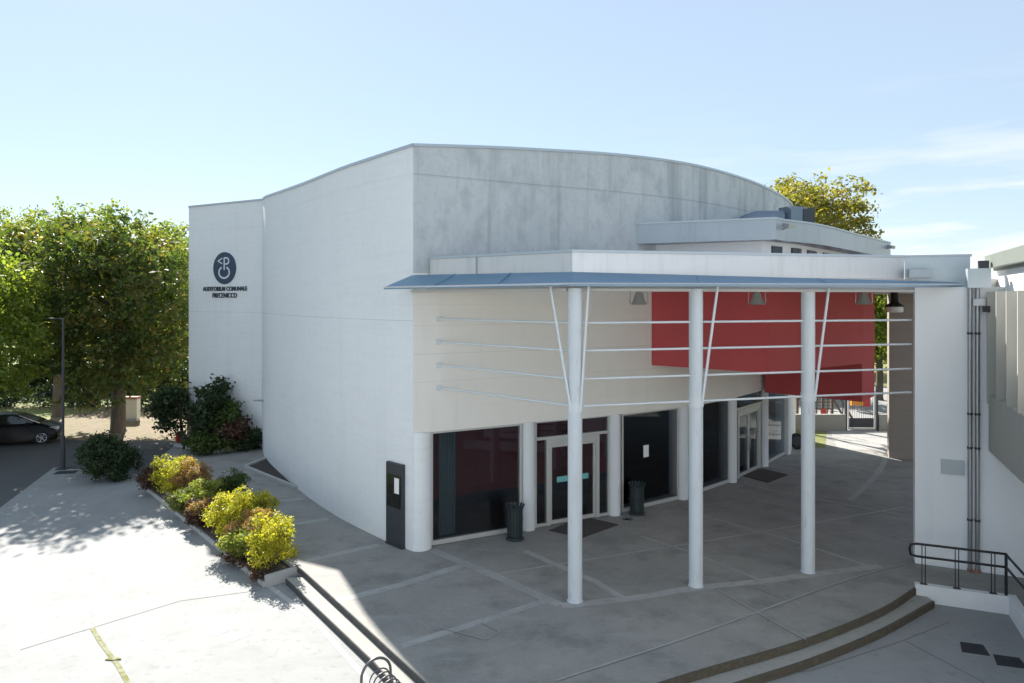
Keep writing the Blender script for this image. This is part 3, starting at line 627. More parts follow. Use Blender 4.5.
def arc(cx, cy, rx, ry, w, a0, a1, n=20):
    out = []
    for i in range(n):
        s0, s1 = R(a0 + (a1 - a0) * i / n), R(a0 + (a1 - a0) * (i + 1) / n)
        out.append([((cx + (rx - w) * math.cos(s0)) * rr, (cy + (ry - w) * math.sin(s0)) * rr), ((cx + rx * math.cos(s0)) * rr, (cy + ry * math.sin(s0)) * rr),
                    ((cx + rx * math.cos(s1)) * rr, (cy + ry * math.sin(s1)) * rr), ((cx + (rx - w) * math.cos(s1)) * rr, (cy + (ry - w) * math.sin(s1)) * rr)])
    return out
def stroke(p, q, w):
    p, q = Vector(p), Vector(q); t = (q - p).normalized(); n_ = Vector((-t.y, t.x)) * w / 2
    return [tuple((k) * rr for k in e) for e in (p + n_, p - n_, q - n_, q + n_)]
sym = arc(0, -.27, .52, .41, .11, 118, 422, 30) + arc(.20, .44, .27, .24, .1, -90, 90, 14)
sym += [stroke((.01, .66), (.01, -.12), .10), stroke((.0, .632), (.21, .632), .1), stroke((.0, .25), (.21, .25), .1)]
sym += [stroke((-.16, .62), (-.56, .45), .07), stroke((-.56, .45), (-.16, .28), .07)]
flat(sym, .051, .06).build('emblem', M['symbol'], sg)
def text_part(body, width, zc, parent):
    cu = bpy.data.curves.new('txt', 'FONT'); cu.body = body; cu.align_x = 'CENTER'; cu.align_y = 'CENTER'; cu.size = 1; cu.extrude = .02; cu.offset = .012
    ob = bpy.data.objects.new('txt', cu); COL.objects.link(ob)
    dg = bpy.context.evaluated_depsgraph_get(); dg.update()
    me = bpy.data.meshes.new_from_object(ob.evaluated_get(dg)); bpy.data.objects.remove(ob); bpy.data.curves.remove(cu)
    xs = [v.co.x for v in me.vertices]; k = width / (max(xs) - min(xs)); cx = (max(xs) + min(xs)) / 2
    off = Vector(parent.location)
    for v in me.vertices:
        p = onS((v.co.x - cx) * k, v.co.y * k * 1.15, .03 + v.co.z * .8, zc); v.co = Vector(p) - off
    me.materials.append(M['letter']); me.name = 'lettering'
    o = bpy.data.objects.new('lettering', me); COL.objects.link(o); o.parent = parent
text_part('AUDITORIUM COMUNALE', 2.85, 6.92, sg)
text_part('PRECENICCO', 1.58, 6.62, sg)

# ================================================================== SMALL THINGS ON THE PODIUM
# notice totem
tt = thing('notice_totem', 'dark grey notice totem with glazed case beside the rounded wall corner', 'notice board', (-3.04, 18.15, 0))
ta, tb = Vector((-3.36, 18.36)), Vector((-2.76, 17.93))
ta, tb = Vector(g(386, 543)), Vector(g(402, 549.5))
MB().bar(ta, tb, .16, 0, 2.16, .08).build('panel', M['dark_metal'], tt)
MB().bar(lerp(ta, tb, .08), lerp(ta, tb, .92), .02, 1.02, 1.86, -.012).build('glazed_case', M['car_glass'], tt)
MB().bar(lerp(ta, tb, .58), lerp(ta, tb, .86), .006, 1.4, 1.8, -.026).build('pinned_notice', M['paper'], tt)
MB().bar(lerp(ta, tb, -.02), lerp(ta, tb, 1.02), .2, 0, .04, .08).build('base_plate', M['dark_metal'], tt)
# slatted bins
def make_bin(x, y, label):
    b = thing('litter_bin', label, 'bin', (x, y, 0), 'dark slatted litter bins by the entrance')
    s_ = MB()
    for k in range(16):
        a = 2 * math.pi * k / 16; c, d = math.cos(a), math.sin(a); w = .058
        pts = [(.205, .1), (.205, .78), (.225, .85), (.265, .93)]
        for (r0, z0), (r1, z1) in zip(pts[:-1], pts[1:]):
            s_.add([(x + c * r0 - d * w / 2, y + d * r0 + c * w / 2, z0), (x + c * r0 + d * w / 2, y + d * r0 - c * w / 2, z0), (x + c * r1 + d * w / 2, y + d * r1 - c * w / 2, z1), (x + c * r1 - d * w / 2, y + d * r1 + c * w / 2, z1),
                    (x + c * (r0 - .014) - d * w / 2, y + d * (r0 - .014) + c * w / 2, z0), (x + c * (r0 - .014) + d * w / 2, y + d * (r0 - .014) - c * w / 2, z0), (x + c * (r1 - .014) + d * w / 2, y + d * (r1 - .014) - c * w / 2, z1), (x + c * (r1 - .014) - d * w / 2, y + d * (r1 - .014) + c * w / 2, z1)],
                   [(0, 1, 2, 3), (7, 6, 5, 4), (0, 3, 7, 4), (1, 5, 6, 2), (3, 2, 6, 7), (0, 4, 5, 1)])
    s_.build('slats', M['bin'], b)
    MB().lathe([(.18, .08), (.18, .80), (.16, .80), (.16, .1)], (x, y, 0), 20).build('liner', M['black_metal'], b, 40)
    MB().lathe([(.25, 0), (.25, .03), (.21, .07), (.1, .08)], (x, y, 0), 24).build('base', M['bin'], b, 40)
    for z in (.22, .55, .80): MB().lathe([(.19, z), (.214, z), (.214, z + .03), (.19, z + .03)], (x, y, 0), 24).build('hoop', M['bin'], b, 40)
M['bin'] = mat('green_grey_bin_paint', (.035, .05, .055), .5, .3)
make_bin(*g(515, 539), 'dark slatted litter bin between large window and entrance door')
make_bin(*g(637, 514), 'dark slatted litter bin before the window with white notice')
# notice on glass
w_ = trim(PI[2], PI[3], .26, .22)
tag(MB().bar(lerp(*w_, .37), lerp(*w_, .46), .005, 1.56, 1.93, -.05).build('paper_notice', M['paper']), 'white paper notice stuck on the dark window glass', 'notice')
# doormats
for nm, pts, lab in (('doormat', [g(549, 531), g(583, 538), g(618, 525), g(583, 517)], 'dark brown doormat outside the main entrance door'), ('doormat', [g(742, 476), g(768, 483), g(788, 475), g(762, 469)], 'dark brown doormat outside the farther glass double door')):
    tag(MB().prism(pts, .0, .022).build(nm, M['mat']), lab, 'doormat', 'doormats')
for px, py, lab in ((522, 524.5, 'round floor light in paving beside nearest bin'), (627, 519.5, 'round floor light in paving before second bin'), (749, 484, 'round floor light in paving beside the farther doormat')):
    x, y = g(px, py); t = thing('floor_light', lab, 'floor light', (x, y, 0), 'floor lights in the paving')
    MB().lathe([(.16, 0), (.16, .014), (.12, .016), (.12, .012)], (x, y, 0), 24).build('ring', M['galv'], t, 40)
    MB().lathe([(.118, .0), (.118, .011), (0, .013)], (x, y, 0), 24).build('glass', M['car_glass'], t, 40)
# pendant lamps
def make_lamp():
    t = thing('pendant_lamp', 'x', 'lamp', (0, 0, 0), 'bell lamps under the canopy')
    MB().lathe([(.05, .0), (.07, -.05), (.1, -.09), (.125, -.2), (.17, -.3), (.19, -.34), (.175, -.34), (.11, -.2), (.03, -.08)], (0, 0, 0), 24).build('shade', M['lamp_metal'], t, 50)
    MB().lathe([(0, -.33), (.14, -.325), (.155, -.31)], (0, 0, 0), 24).build('lens', M['bulb'], t, 50)
    y_ = MB(); 
    for s_ in (-1, 1): y_.tube([(0, 0, .03), (s_ * .2, 0, .03), (s_ * .215, 0, -.3), (s_ * .18, 0, -.31)], .011, 6)
    y_.tube([(0, 0, .0), (0, 0, .12)], .014, 6); y_.build('yoke', M['galv'], t)
    return t
LAMPS = [(639, 16.6, 'leftmost pale bell lamp under canopy, in front of the beige wall'), (757, 17.2, 'pale bell lamp under canopy, hanging before the red wall'), (864, 17.9, 'rightmost pale bell lamp, under canopy before the dark red corner')]
proto = make_lamp()
for i, (px, Y, lab) in enumerate(LAMPS):
    o = proto if i == 0 else copy_tree(proto)
    o.location = ((px - 512) / 700 * Y, Y, 6.64); o['label'] = lab
bx, by = (894.5 - 512) / 700 * 22, 22
t = thing('pendant_lamp', 'black pendant lamp with white glass rim before the taupe wall', 'lamp', (bx, by, 6.66), 'bell lamps under the canopy')
MB().lathe([(.02, .0), (.11, -.0), (.11, -.28), (.14, -.34), (.27, -.42), (.27, -.46), (.1, -.44)], (bx, by, 6.66), 24).build('shade', M['black_metal'], t, 40)
MB().lathe([(.24, -.46), (.25, -.6), (.22, -.63), (0, -.64)], (bx, by, 6.66), 24).build('diffuser', M['bulb'], t, 50)
# roof plant on the upper storey
ru = thing('roof_fan', 'blue grey roof fan unit with duct behind the metal fascia', 'ventilation unit', (9.6, 23.9, 8.7))
MB().box((9.62, 24.0, 9.2), (.66, .6, .78), R(20)).build('casing', M['metal_duct'], ru)
MB().tube([(9.3, 24.0, 9.26), (8.4, 24.1, 9.26), (8.05, 24.15, 9.15), (7.95, 24.15, 8.75)], .23, 16).build('duct', M['metal_duct'], ru, 50)
MB().prism([(9.9, 23.75), (10.3, 23.8), (10.3, 24.3), (9.9, 24.35)], 8.95, [9.5, 9.6, 9.6, 9.5]).build('cowl', M['dark_metal'], ru)
for (x, y), lab in (((7.85, 19.95), 'small floodlight on metal fascia near its front corner'), ((15.0, 27.75), 'small floodlight at the far right end of the metal fascia')):
    t = thing('fascia_floodlight', lab, 'floodlight', (x, y, 8.5), 'floodlights on the metal fascia')
    MB().box((x, y - .05, 8.52), (.26, .2, .12), R(35), R(15)).build('lamp_head', M['galv'], t)
    MB().tube([(x, y - .05, 8.5), (x - .1, y + .25, 8.42)], .02, 8).build('arm', M['galv'], t)
# side lamp on the far end of the curved wall
wx, wy = (262 - 512) / 700 * 29.4, 29.4
t = thing('wall_lamp', 'small projecting grey lamp bracket at the far end of the curved wall', 'lamp', (wx, wy, 2.2))
MB().prism([(wx - .35, wy - .05), (wx + .55, wy - .35), (wx + .6, wy + .1)], 2.18, 2.24).build('shade', M['metal_grey'], t)
MB().tube([(wx + .3, wy - .1, 2.24), (wx + .3, wy - .1, 2.55)], .035, 8).build('bracket', M['metal_grey'], t)

# ================================================================== RIGHT FOREGROUND
kb = [(8.96, 15.55), (10.56, 14.88), (10.05, 13.7), (8.7, 10.6)]
tag(MB().wall(kb, .16, -.3, .10).build('ramp_kerb', M['white_paint']), 'white painted kerb wall edging the ramp below the handrail', 'kerb')
hr = thing('handrail', 'black tubular handrail on the white ramp kerb', 'railing', (9.8, 15.2, .1))
k0, k1 = Vector((9.02, 15.60)), Vector((10.56, 14.96)); k2 = Vector((10.12, 13.7)); k3 = Vector((9.5, 12.2))
e0 = k0 - (k1 - k0).normalized() * .12
def V3(p, z): return (p.x, p.y, z)
loop = [V3(k1, .98), V3(k0, .98), V3(e0, .95), V3(e0 - (k1 - k0).normalized() * .02, .84), V3(e0, .73), V3(k0, .70), V3(k1, .70)]
MB().tube(loop, .026, 10).build('rail', M['black_metal'], hr, 60)
MB().tube([V3(k1, .98), V3(k1.lerp(k2, .1), .96), V3(k2, .93), V3(k3, .78)], .026, 10).build('rail', M['black_metal'], hr, 60)
MB().tube([V3(k1, .70), V3(k2, .66), V3(k3, .5)], .026, 10).build('rail', M['black_metal'], hr, 60)
for u in (.08, .46, .86):
    p = k0.lerp(k1, u); d_ = (k1 - k0).normalized() * .032
    m_ = MB()
    for s_ in (-1, 1): m_.tube([V3(p + d_ * s_, .1), V3(p + d_ * s_, .97)], .010, 8)
    m_.box((p.x, p.y, .108), (.14, .08, .016), math.atan2(d_.y, d_.x)); m_.build('post', M['black_metal'], hr)
for p in (k1, k2): MB().tube([V3(p, .1), V3(p, .97)], .03, 10).build('post', M['black_metal'], hr, 60)
def grate(pts, lab):
    t = thing('drain_grate', lab, 'drain grate', (*pts[0], PZ), 'drain grates in the lower paving')
    MB().prism(pts, PZ, PZ + .006).build('plate', M['black_metal'], t)
    m_ = MB()
    for k in range(9):
        u = (k + .5) / 9; a = lerp(pts[0], pts[1], u); b = lerp(pts[3], pts[2], u); m_.bar(a, b, .02, PZ + .006, PZ + .014)
    m_.build('bars', M['dark_metal'], t)
grate([g(962, 655 - 3, PZ), g(960, 642, PZ), g(983, 645, PZ), g(990, 656, PZ)], 'dark drain grate in paving, nearer the curved steps')
grate([g(997, 665, PZ), g(993, 654.5, PZ), g(1019, 658, PZ), g(1028, 669, PZ)], 'dark drain grate in paving, at the right picture edge')
# spiral bicycle rack
M['rack'] = mat('dark_galvanised_tube', (.13, .135, .14), .4, .6)
brk = thing('bike_rack', 'grey tubular spiral bicycle rack at the foot of the steps', 'bicycle rack', (-1.9, 11.2, PZ))
ax0 = Vector((-2.32, 11.95, PZ)); axd = Vector((.58, -.81, 0)); axn = Vector((.81, .58, 0))
pts = []
for k in range(13):
    a = math.pi * k / 12; pts.append(ax0 - axn * .27 * math.cos(a) + Vector((0, 0, .30 + .27 * math.sin(a))))
pts = [ax0 - axn * .27] + pts + [ax0 + axn * .27]
MB().tube(pts, .024, 12).build('end_hoop', M['rack'], brk, 60)
hx = []
for k in range(16 * 9 + 1):
    a = 2 * math.pi * k / 16; hx.append(ax0 + axd * (.1 + k / 16 * .14) + axn * .2 * math.cos(a) + Vector((0, 0, .26 + .19 * math.sin(a))))
MB().tube(hx, .013, 8).build('spiral', M['rack'], brk, 60)
MB().tube([ax0 + Vector((0, 0, .05)), ax0 + axd * 1.6 + Vector((0, 0, .05))], .024, 10).build('floor_bar', M['rack'], brk, 60)
# weeds in the plaza joint
M['moss'] = mat('mossy_joint_growth', (.16, .16, .035), .95, layers=[((9, 9, 9), .42, .6, .85, (.30, .30, .22)), ((25, 25, 25), .5, .7, .5, (.09, .11, .02))], bump=.5)
ws_ = strip([g(92, 628, PZ), g(101, 643, PZ), g(117, 664, PZ), g(130, 686, PZ)], .085, PZ + .007); cbx, cby = g(113, 659.5, PZ)
ws_.prism([(cbx - .13, cby - .03), (cbx + .02, cby - .05), (cbx + .16, cby - .01), (cbx + .12, cby + .04), (cbx - .1, cby + .03)], PZ, PZ + .02)
tag(ws_.build('moss', M['moss']), kind='stuff')

# ================================================================== PLANTER AND SHRUBS
pb0, pb1, pb2, pb3 = (-5.75, 16.33), (-12.75, 24.55), (-12.1, 25.15), (-5.19, 16.9)
pl_ = thing('planter', 'long low concrete planter bed beside the curved wall path', 'planter', (-8.9, 20.7, PZ))
kbm = MB()
for a, b in ((pb0, pb1), (pb1, pb2), (pb2, pb3), (pb3, pb0)): kbm.bar(a, b, .1, -.5, -.02 if (a, b) != (pb0, pb1) else -.16)
kbm.build('kerb', M['kerb'], pl_)
MB().prism([pb0, pb1, pb2, pb3], -.5, -.1).build('soil', M['soil'], pl_)
SH = [(153, 489, .35, .7, 'maroon', 'low maroon shrub at the far end of the planter'), (174, 496, .62, 1.35, 'yellow', 'bright yellow shrub farthest along the planter'),
      (194, 500, .5, 1.3, 'redgreen', 'orange red shrub behind the pale yellow green one in planter'), (208, 514, .5, 1.0, 'yellowgreen', 'pale yellow green shrub mid planter with drooping leaves'),
      (226, 508, .55, 1.05, 'midgreen', 'dark green shrub at the path side of the planter middle'), (214, 524, .42, .85, 'redgreen', 'small pinkish shrub in the middle of the planter'),
      (233, 541, .55, 1.35, 'yellow', 'large yellow green shrub, second from planter front end'), (256, 533, .45, 1.15, 'yellow', 'yellow shrub at path side behind the pinkish front shrub'),
      (256, 549, .5, 1.0, 'redgreen', 'pinkish red shrub tucked between two yellow ones'), (186, 510, .4, .7, 'greygreen', 'low grey green plant at the plaza side of the far yellow shrub'), (200, 522, .38, .6, 'maroon', 'low maroon plant at plaza edge beside the pinkish shrub'), (243, 556, .4, .7, 'yellowgreen', 'small pale plant at plaza edge left of the front shrub'), (273, 564, .55, 1.2, 'yellow', 'bright yellow green shrub at the front end of the planter')]
for i, (px, py, rx, h, lm, lab) in enumerate(SH):
    x, y = g(px, py, -.1); shrub('planter_shrub', lab, x, y, -.1, rx * 1.2, h * 1.05, 6500, .038, 40 + i, L_[lm], 'shrubs in the long planter')
gc = [((lerp(pb0, pb2, u)[0] + random.uniform(-.25, .25), lerp(pb0, pb2, u)[1] + random.uniform(-.2, .2), -.06), (.25, .25, .1)) for u in [k / 30 + .03 for k in range(28)]]
tag(crown_mesh('ground_cover', gc, 3500, .05, 11, L_['maroon'], None), kind='stuff')
x, y = g(111, 480, PZ)
shrub('round_bush', 'big dark green round bush on the plaza corner', x, y, PZ - .2, .84, 1.85, 9000, .06, 71, L_['dark'], k=14)
x, y = g(93, 474, PZ)
shrub('round_bush', 'smaller dark bush joined to the left of the big round bush', x, y, PZ, .42, 1.35, 3000, .07, 72, L_['dark'])
# bed at the curved wall foot and at the sign wall
t = thing('planting_bed', 'small triangular soil bed at foot of the curved wall', 'planting bed', (-9.0, 26.2, 0))
tri = [g(245, 468), g(266, 459.5), g(296, 489)]
MB().prism(tri, -.05, .03).build('soil', M['soil'], t)
kk = MB(); kk.bar(tri[0], tri[2], .12, -.05, .1); kk.bar(tri[0], tri[1], .12, -.05, .1); kk.build('kerb', M['kerb'], t)
t2 = thing('planting_bed', 'kerbed soil bed along the foot of the sign wall', 'planting bed', (-13, 30, 0))
bd = [g(175, 446), g(213, 453), g(262, 446), (-11.1, 30.3), (-15.2, 32.5)]
MB().prism(bd, -.2, .05).build('soil', M['soil'], t2)
kk = MB(); kk.bar(bd[0], bd[1], .14, -.2, .12); kk.bar(bd[1], bd[2], .14, -.2, .12); kk.build('kerb', M['kerb'], t2)
for px, Y, rx, h, n, sz, lm, lab, nm, sd_ in ((212, 30.7, .95, 2.95, 3300, .12, 'dark', 'tall dark green shrub against the white wall below the sign', 'tall_shrub', 81), (229, 30.3, .6, 2.0, 2000, .11, 'midgreen', 'mid height green shrub right of the tall wall shrub', 'wall_shrub', 82),
                                  (237, 30.0, .65, 1.35, 2200, .09, 'maroon', 'dark reddish shrub at the foot of the sign wall', 'red_leaf_shrub', 83), (208, 29.4, .9, .75, 3000, .09, 'midgreen', 'low spreading green plant at the kerb of the wall bed', 'low_shrub', 84), (249, 30.2, .6, .8, 2200, .08, 'dark', 'low dark shrub in the wall corner by the curved wall', 'low_shrub', 85)):
    shrub(nm, lab, (px - 512) / 700 * Y, Y, .03, rx, h, n, sz, sd_, L_[lm])
x, y = g(181, 445, -.2)
tree('small dark leaning tree at the left end of the white wall', x, y, -.3, 2.7, 1.0, 1.15, 2600, .11, 90, L_['dark'], k=11, name='small_tree', trunk_r=.08, shift=-.45)
x, y = g(181, 443, -.2)
hy = thing('hydrant', 'small red hydrant at the foot of the dark small tree', 'hydrant', (x, y - .3, -.3))
MB().lathe([(.13, 0), (.13, .05), (.09, .07), (.09, .5), (.12, .52), (.11, .6), (.04, .67), (0, .67)], (x, y - .3, -.3), 18).build('barrel', M['hydrant'], hy, 40)
MB().tube([(x - .15, y - .3, .1), (x + .15, y - .3, .1)], .045, 10).build('outlet', M['hydrant'], hy, 40)

# ================================================================== LEFT BACKGROUND
x, y = g(63, 469, PZ)
lp = thing('street_lamp', 'slim dark street lamp post on the plaza corner', 'street lamp', (x, y, PZ))
MB().tube([(x, y, PZ), (x, y, PZ + 1.3), (x, y, PZ + 1.31), (x, y, 5.7)], [.085, .085, .05, .04], 14).build('post', M['dark_metal'], lp, 40)
MB().tube([(x, y, 5.66), (x - .5, y, 5.7)], .018, 8).build('arm', M['dark_metal'], lp, 40)
MB().box((x - .4, y, 5.69), (.42, .12, .035)).build('lamp_head', M['dark_metal'], lp)
MB().box((x, y, PZ + .015), (.4, .4, .03)).build('base_plate', M['dark_metal'], lp)
x, y = g(66, 472.5, PZ)
tag(MB().box((x, y, PZ + .006), (.75, .5, .012), R(12)).build('manhole_cover', M['dark_metal']), 'dark rectangular manhole cover by the street lamp foot', 'manhole cover')
# cream cabinet by the trunk
cb = thing('utility_cabinet', 'cream utility cabinet with rusty top behind the big tree trunk', 'cabinet', (-21.6, 39.5, GZ))
cx_, cy_ = (131 - 512) / 700 * 39.5, 39.5
MB().box((cx_, cy_, .3), (.86, .4, 1.1)).build('body', M['cream'], cb)
MB().box((cx_, cy_, .92), (.92, .46, .12)).build('cap', M['rust'], cb)
MB().box((cx_, cy_ - .212, .3), (.76, .02, .98)).build('door', M['cream'], cb)
MB().box((cx_, cy_, -.32), (.8, .36, .16)).build('base', M['kerb'], cb)
# trees
x, y = g(118, 432, GZ)
tree('big broadleaf tree with stout trunk on the leaf strewn ground', x, y, GZ, 10.4, 4.3, 4.5, 30000, .155, 101, L_['lime'], k=46, trunk_r=.34, group='trees beyond the car park', ry=4.4, shift=.45, shifty=-1.0,
     extra=[((-18.2, 34, 8.9), (1.5, 1.5, 1.5)), ((-19.3, 34.4, 9.6), (1.15, 1.3, 1.5)), ((-19.0, 33.8, 10.2), (.7, .8, .9)), ((-21.6, 33.2, 9.0), (1.6, 1.5, 1.5)), ((-16.9, 32.9, 8.2), (1.2, 1.1, 1.3)), ((-20.4, 32.6, 9.2), (1.4, 1.3, 1.3)), ((-18.7, 32.2, 8.6), (1.5, 1.3, 1.5)), ((-17.2, 32.2, 6.4), (1.3, 1.2, 1.4)), ((-21.6, 31.8, 7.2), (1.4, 1.3, 1.5)), ((-22.6, 35.2, 3.4), (1.8, 1.7, 1.2)), ((-17.3, 34.8, 3.0), (1.7, 1.5, 1.1)), ((-20.2, 33.6, 3.2), (1.8, 1.4, 1.0)), ((-23.6, 35, 5.8), (1.5, 1.6, 1.7))])
tree('bright yellow green tree cut by the left picture edge', -23.1, 29.6, GZ, 9.6, 2.7, 4.4, 17000, .14, 102, L_['bright'], k=26, group='trees beyond the car park')
BT = [(-26.6, 41, 11.3, 3.4, 'lime', 'leafy tree standing just behind the street lamp'), (-47.60, 68.0, 15.01, 5.4, 'wood', 'pale woodland tree far left behind the lawn'), (-43.29, 68.0, 15.35, 4.6, 'wood', 'tall woodland tree showing above the far left crowns'), (-39.26, 66.0, 14.59, 4.2, 'wood', 'pale woodland tree left behind the big tree'),
      (-35.56, 70.0, 15.21, 4.2, 'wood', 'dense woodland tree right behind the big tree'), (-33.91, 66.0, 13.46, 3.8, 'wood', 'woodland tree closest to the white sign wall'), (-52.88, 72.0, 16.07, 6, 'wood', 'woodland tree beyond the left picture edge'), (-40.11, 78.0, 16.21, 5.6, 'wood', 'farthest woodland tree peeping over the others')]
for i, (x, y, top, r, lm, lab) in enumerate(BT):
    tree(lab, x, y, GZ, top, r, (top - (.2 if i else 4.6)) / 2, 15000, .2, 110 + i, L_[lm], k=22, group='woodland trees behind the hedge')
hg = thing('hedge', 'dark clipped hedge running behind the lawn and wire fence', 'hedge', (-28, 45.6, GZ))
crown_mesh('foliage', [((xx, 45.2 + .3 * math.sin(xx), 1.2), (1.3, .8, 1.9 + .25 * math.sin(xx * 1.7))) for xx in np.arange(-46, -13, 1.1)], 26000, .17, 130, L_['dark'], hg)
wf = thing('wire_fence', 'thin green wire fence in front of the dark hedge', 'fence', (-27, 43.6, GZ))
m_ = MB()
for k in range(14): m_ = MB().tube([(-42 + k * 2.1, 43.6, GZ), (-42 + k * 2.1, 43.6, 1.1)], .03, 6); m_.build('post', M['dark_metal'], wf)
m_ = MB()
for z in (-.1, .15, .4, .65, .9, 1.05): m_.tube([(-42, 43.6, z), (-14.7, 43.6, z)], .012, 5)
m_.build('wire', M['dark_metal'], wf)
# car
def make_car():
    c = thing('parked_car', 'black hatchback car parked at the left picture edge', 'car', (0, 0, 0))
    L0 = 4.2
    low = [(-2.0, .32), (-2.08, .55), (-2.02, .95), (-1.2, 1.0), (.75, 1.0), (1.55, .92), (2.0, .72), (2.1, .5), (2.05, .28)]
    def loft(sections, mb):
        n = len(sections[0]); v = [p for s_ in sections for p in s_]
        f = [(i * n + k, i * n + (k + 1) % n, (i + 1) * n + (k + 1) % n, (i + 1) * n + k) for i in range(len(sections) - 1) for k in range(n)]
        f += [tuple(range(n - 1, -1, -1)), tuple(range((len(sections) - 1) * n, len(sections) * n))]
        mb.add(v, f); return mb
    prof = catmull([(-2.02, .24), (-2.1, .5), (-2.05, .85), (-1.9, 1.0), (-.6, .98), (.95, .97), (1.5, .86), (1.85, .68), (1.98, .48), (1.96, .28), (1.8, .2), (0, .18), (-1.9, .2)], 4)
    secs = []
    for yy, k in ((-.86, .93), (-.83, .97), (-.6, 1.0), (0, 1.01), (.6, 1.0), (.83, .97), (.86, .93)):
        secs.append([(x * (k if abs(x) > 1.2 else 1), yy - (.04 if zz > .8 and abs(yy) > .7 else 0) * (1 if yy > 0 else -1), .18 + (zz - .18) * k) for x, zz in prof])
    loft(secs, MB()).build('body', M['car'], c, 50)
    cab = catmull([(-1.95, .95), (-1.75, 1.25), (-1.3, 1.42), (-.5, 1.475), (.2, 1.42), (.75, 1.22), (1.3, .93)], 4)
    secs = []
    for yy, sc in ((-.72, .0), (-.6, .92), (-.4, 1), (.4, 1), (.6, .92), (.72, .0)):
        secs.append([(x * (.97 if abs(yy) > .5 else 1), yy * (1 if zz < 1.1 else .93), .93 + (zz - .93) * (sc if abs(yy) < .7 else .15)) for x, zz in cab])
    loft(secs, MB()).build('roof', M['car'], c, 50)
    for s_ in (-1, 1):
        for a in ([(-.45, 1.0), (.95, 1.0), (.6, 1.22), (.15, 1.37), (-.42, 1.40)], [(-1.5, 1.02), (-.53, 1.0), (-.5, 1.40), (-1.15, 1.36), (-1.45, 1.2)]):
            m_ = MB(); v = [(x, s_ * (.742 - (z - 1.0) * .25), z) for x, z in a] + [(x, s_ * (.70 - (z - 1.0) * .25), z) for x, z in a]; n = len(a)
            f = [tuple(range(n)), tuple(range(2 * n - 1, n - 1, -1))] + [(i, n + i, n + (i + 1) % n, (i + 1) % n) for i in range(n)]
            m_.add(v, f).build('side_window', M['car_glass'], c)
    ws = MB(); ws.add([(1.22, -.64, .99), (1.22, .64, .99), (.36, .54, 1.375), (.36, -.54, 1.375), (1.16, -.64, .95), (1.16, .64, .95), (.30, .54, 1.33), (.30, -.54, 1.33)], [(0, 1, 2, 3), (7, 6, 5, 4), (0, 4, 5, 1), (1, 5, 6, 2), (2, 6, 7, 3), (3, 7, 4, 0)])
    ws.build('windscreen', M['car_glass'], c)
    for s_ in (-1, 1):
        MB().prism([(1.62, s_ * .84), (1.88, s_ * .72), (1.95, s_ * .55), (1.84, s_ * .5), (1.5, s_ * .74)], .64, .78).build('headlight', M['lens'], c)
        for wx_ in (1.3, -1.28):
            w = thing('wheel', None, None, (wx_, s_ * .78, .31)); w.parent = c
            m_ = MB(); m_.tube([(wx_, s_ * .78 - .1, .31), (wx_, s_ * .78 + .1, .31)], .31, 24); m_.build('tyre', M['rubber'], w, 40)
            r_ = MB(); yo = s_ * .885
            r_.tube([(wx_, yo - .012, .31), (wx_, yo + .0, .31)], .06, 12)
            ring_ = [(wx_ + .2 * math.cos(k * math.pi / 12), yo, .31 + .2 * math.sin(k * math.pi / 12)) for k in range(24)]; r_.tube(ring_, .02, 6, closed=True)
            for k in range(7):
                a = 2 * math.pi * k / 7; r_.tube([(wx_, yo, .31), (wx_ + .2 * math.cos(a), yo, .31 + .2 * math.sin(a))], .022, 6)
            r_.build('rim', M['rim'], w, 50)
        MB().box((.75, s_ * .93, 1.0), (.14, .18, .12)).build('wing_mirror', M['car'], c)
    return c
car = make_car()
car.rotation_euler.z = R(24)
fx, fy = g(42, 444, -.345)
ca, sa = math.cos(car.rotation_euler.z), math.sin(car.rotation_euler.z)
car.location = (fx - (1.3 * ca + .78 * sa), fy - (1.3 * sa - .78 * ca), -.345)

# ================================================================== BEHIND THE PASSAGE
lw = MB().bar((11.6, 34.6), (16.45, 34.6), .22, -.2, .78)
tag(lw.build('low_wall', M['step']), 'low mossy concrete wall left of the metal gate', 'wall')
tag(MB().bar((18.1, 34.6), (24, 34.6), .22, -.2, .78).build('low_wall', M['step']), 'low concrete wall right of the metal gate', 'wall')
gt = thing('metal_gate', 'pale metal framed gate with solid dark bottom panel', 'gate', (17.3, 34.6, 0))
f = MB()
for xx in (16.62, 17.9): f.box((xx, 34.6, 1.0), (.06, .06, 1.9))
for z in (.08, 1.92): f.box((17.26, 34.6, z), (1.22, .06, .06))
f.build('frame', M['metal_fascia'], gt)
MB().box((17.26, 34.6, .36), (1.2, .03, .46)).build('panel', M['dark_metal'], gt)
for xx in (16.5, 18.03): MB().box((xx, 34.6, 1.05), (.1, .1, 2.3)).build('gate_post', M['dark_metal'], gt)
b_ = MB()
for k in range(11): b_.tube([(16.72 + k * .11, 34.6, .6), (16.72 + k * .11, 34.6, 1.9)], .008, 5)
b_.build('bars', M['dark_metal'], gt)
pf = thing('mesh_fence', 'grey mesh fence on the low wall beside the gate', 'fence', (15, 34.6, .78))
for k in range(4): MB().tube([(12 + k * 1.45, 34.6, .78), (12 + k * 1.45, 34.6, 2.1)], .025, 6).build('post', M['dark_metal'], pf)
b_ = MB()
for z in (.9, 1.2, 1.5, 1.8, 2.08): b_.tube([(12, 34.6, z), (16.4, 34.6, z)], .009, 5)
b_.build('wire', M['dark_metal'], pf)
pt = thing('play_tower', 'brown timber climbing frame with red panels in the playground', 'climbing frame', (16.3, 37.5, 0))
for xx, yy in ((15.6, 37.2), (17.0, 37.2), (15.6, 38.3), (17.0, 38.3)): MB().box((xx, yy, 1.05), (.12, .12, 2.1)).build('post', M['wood'], pt)
b_ = MB()
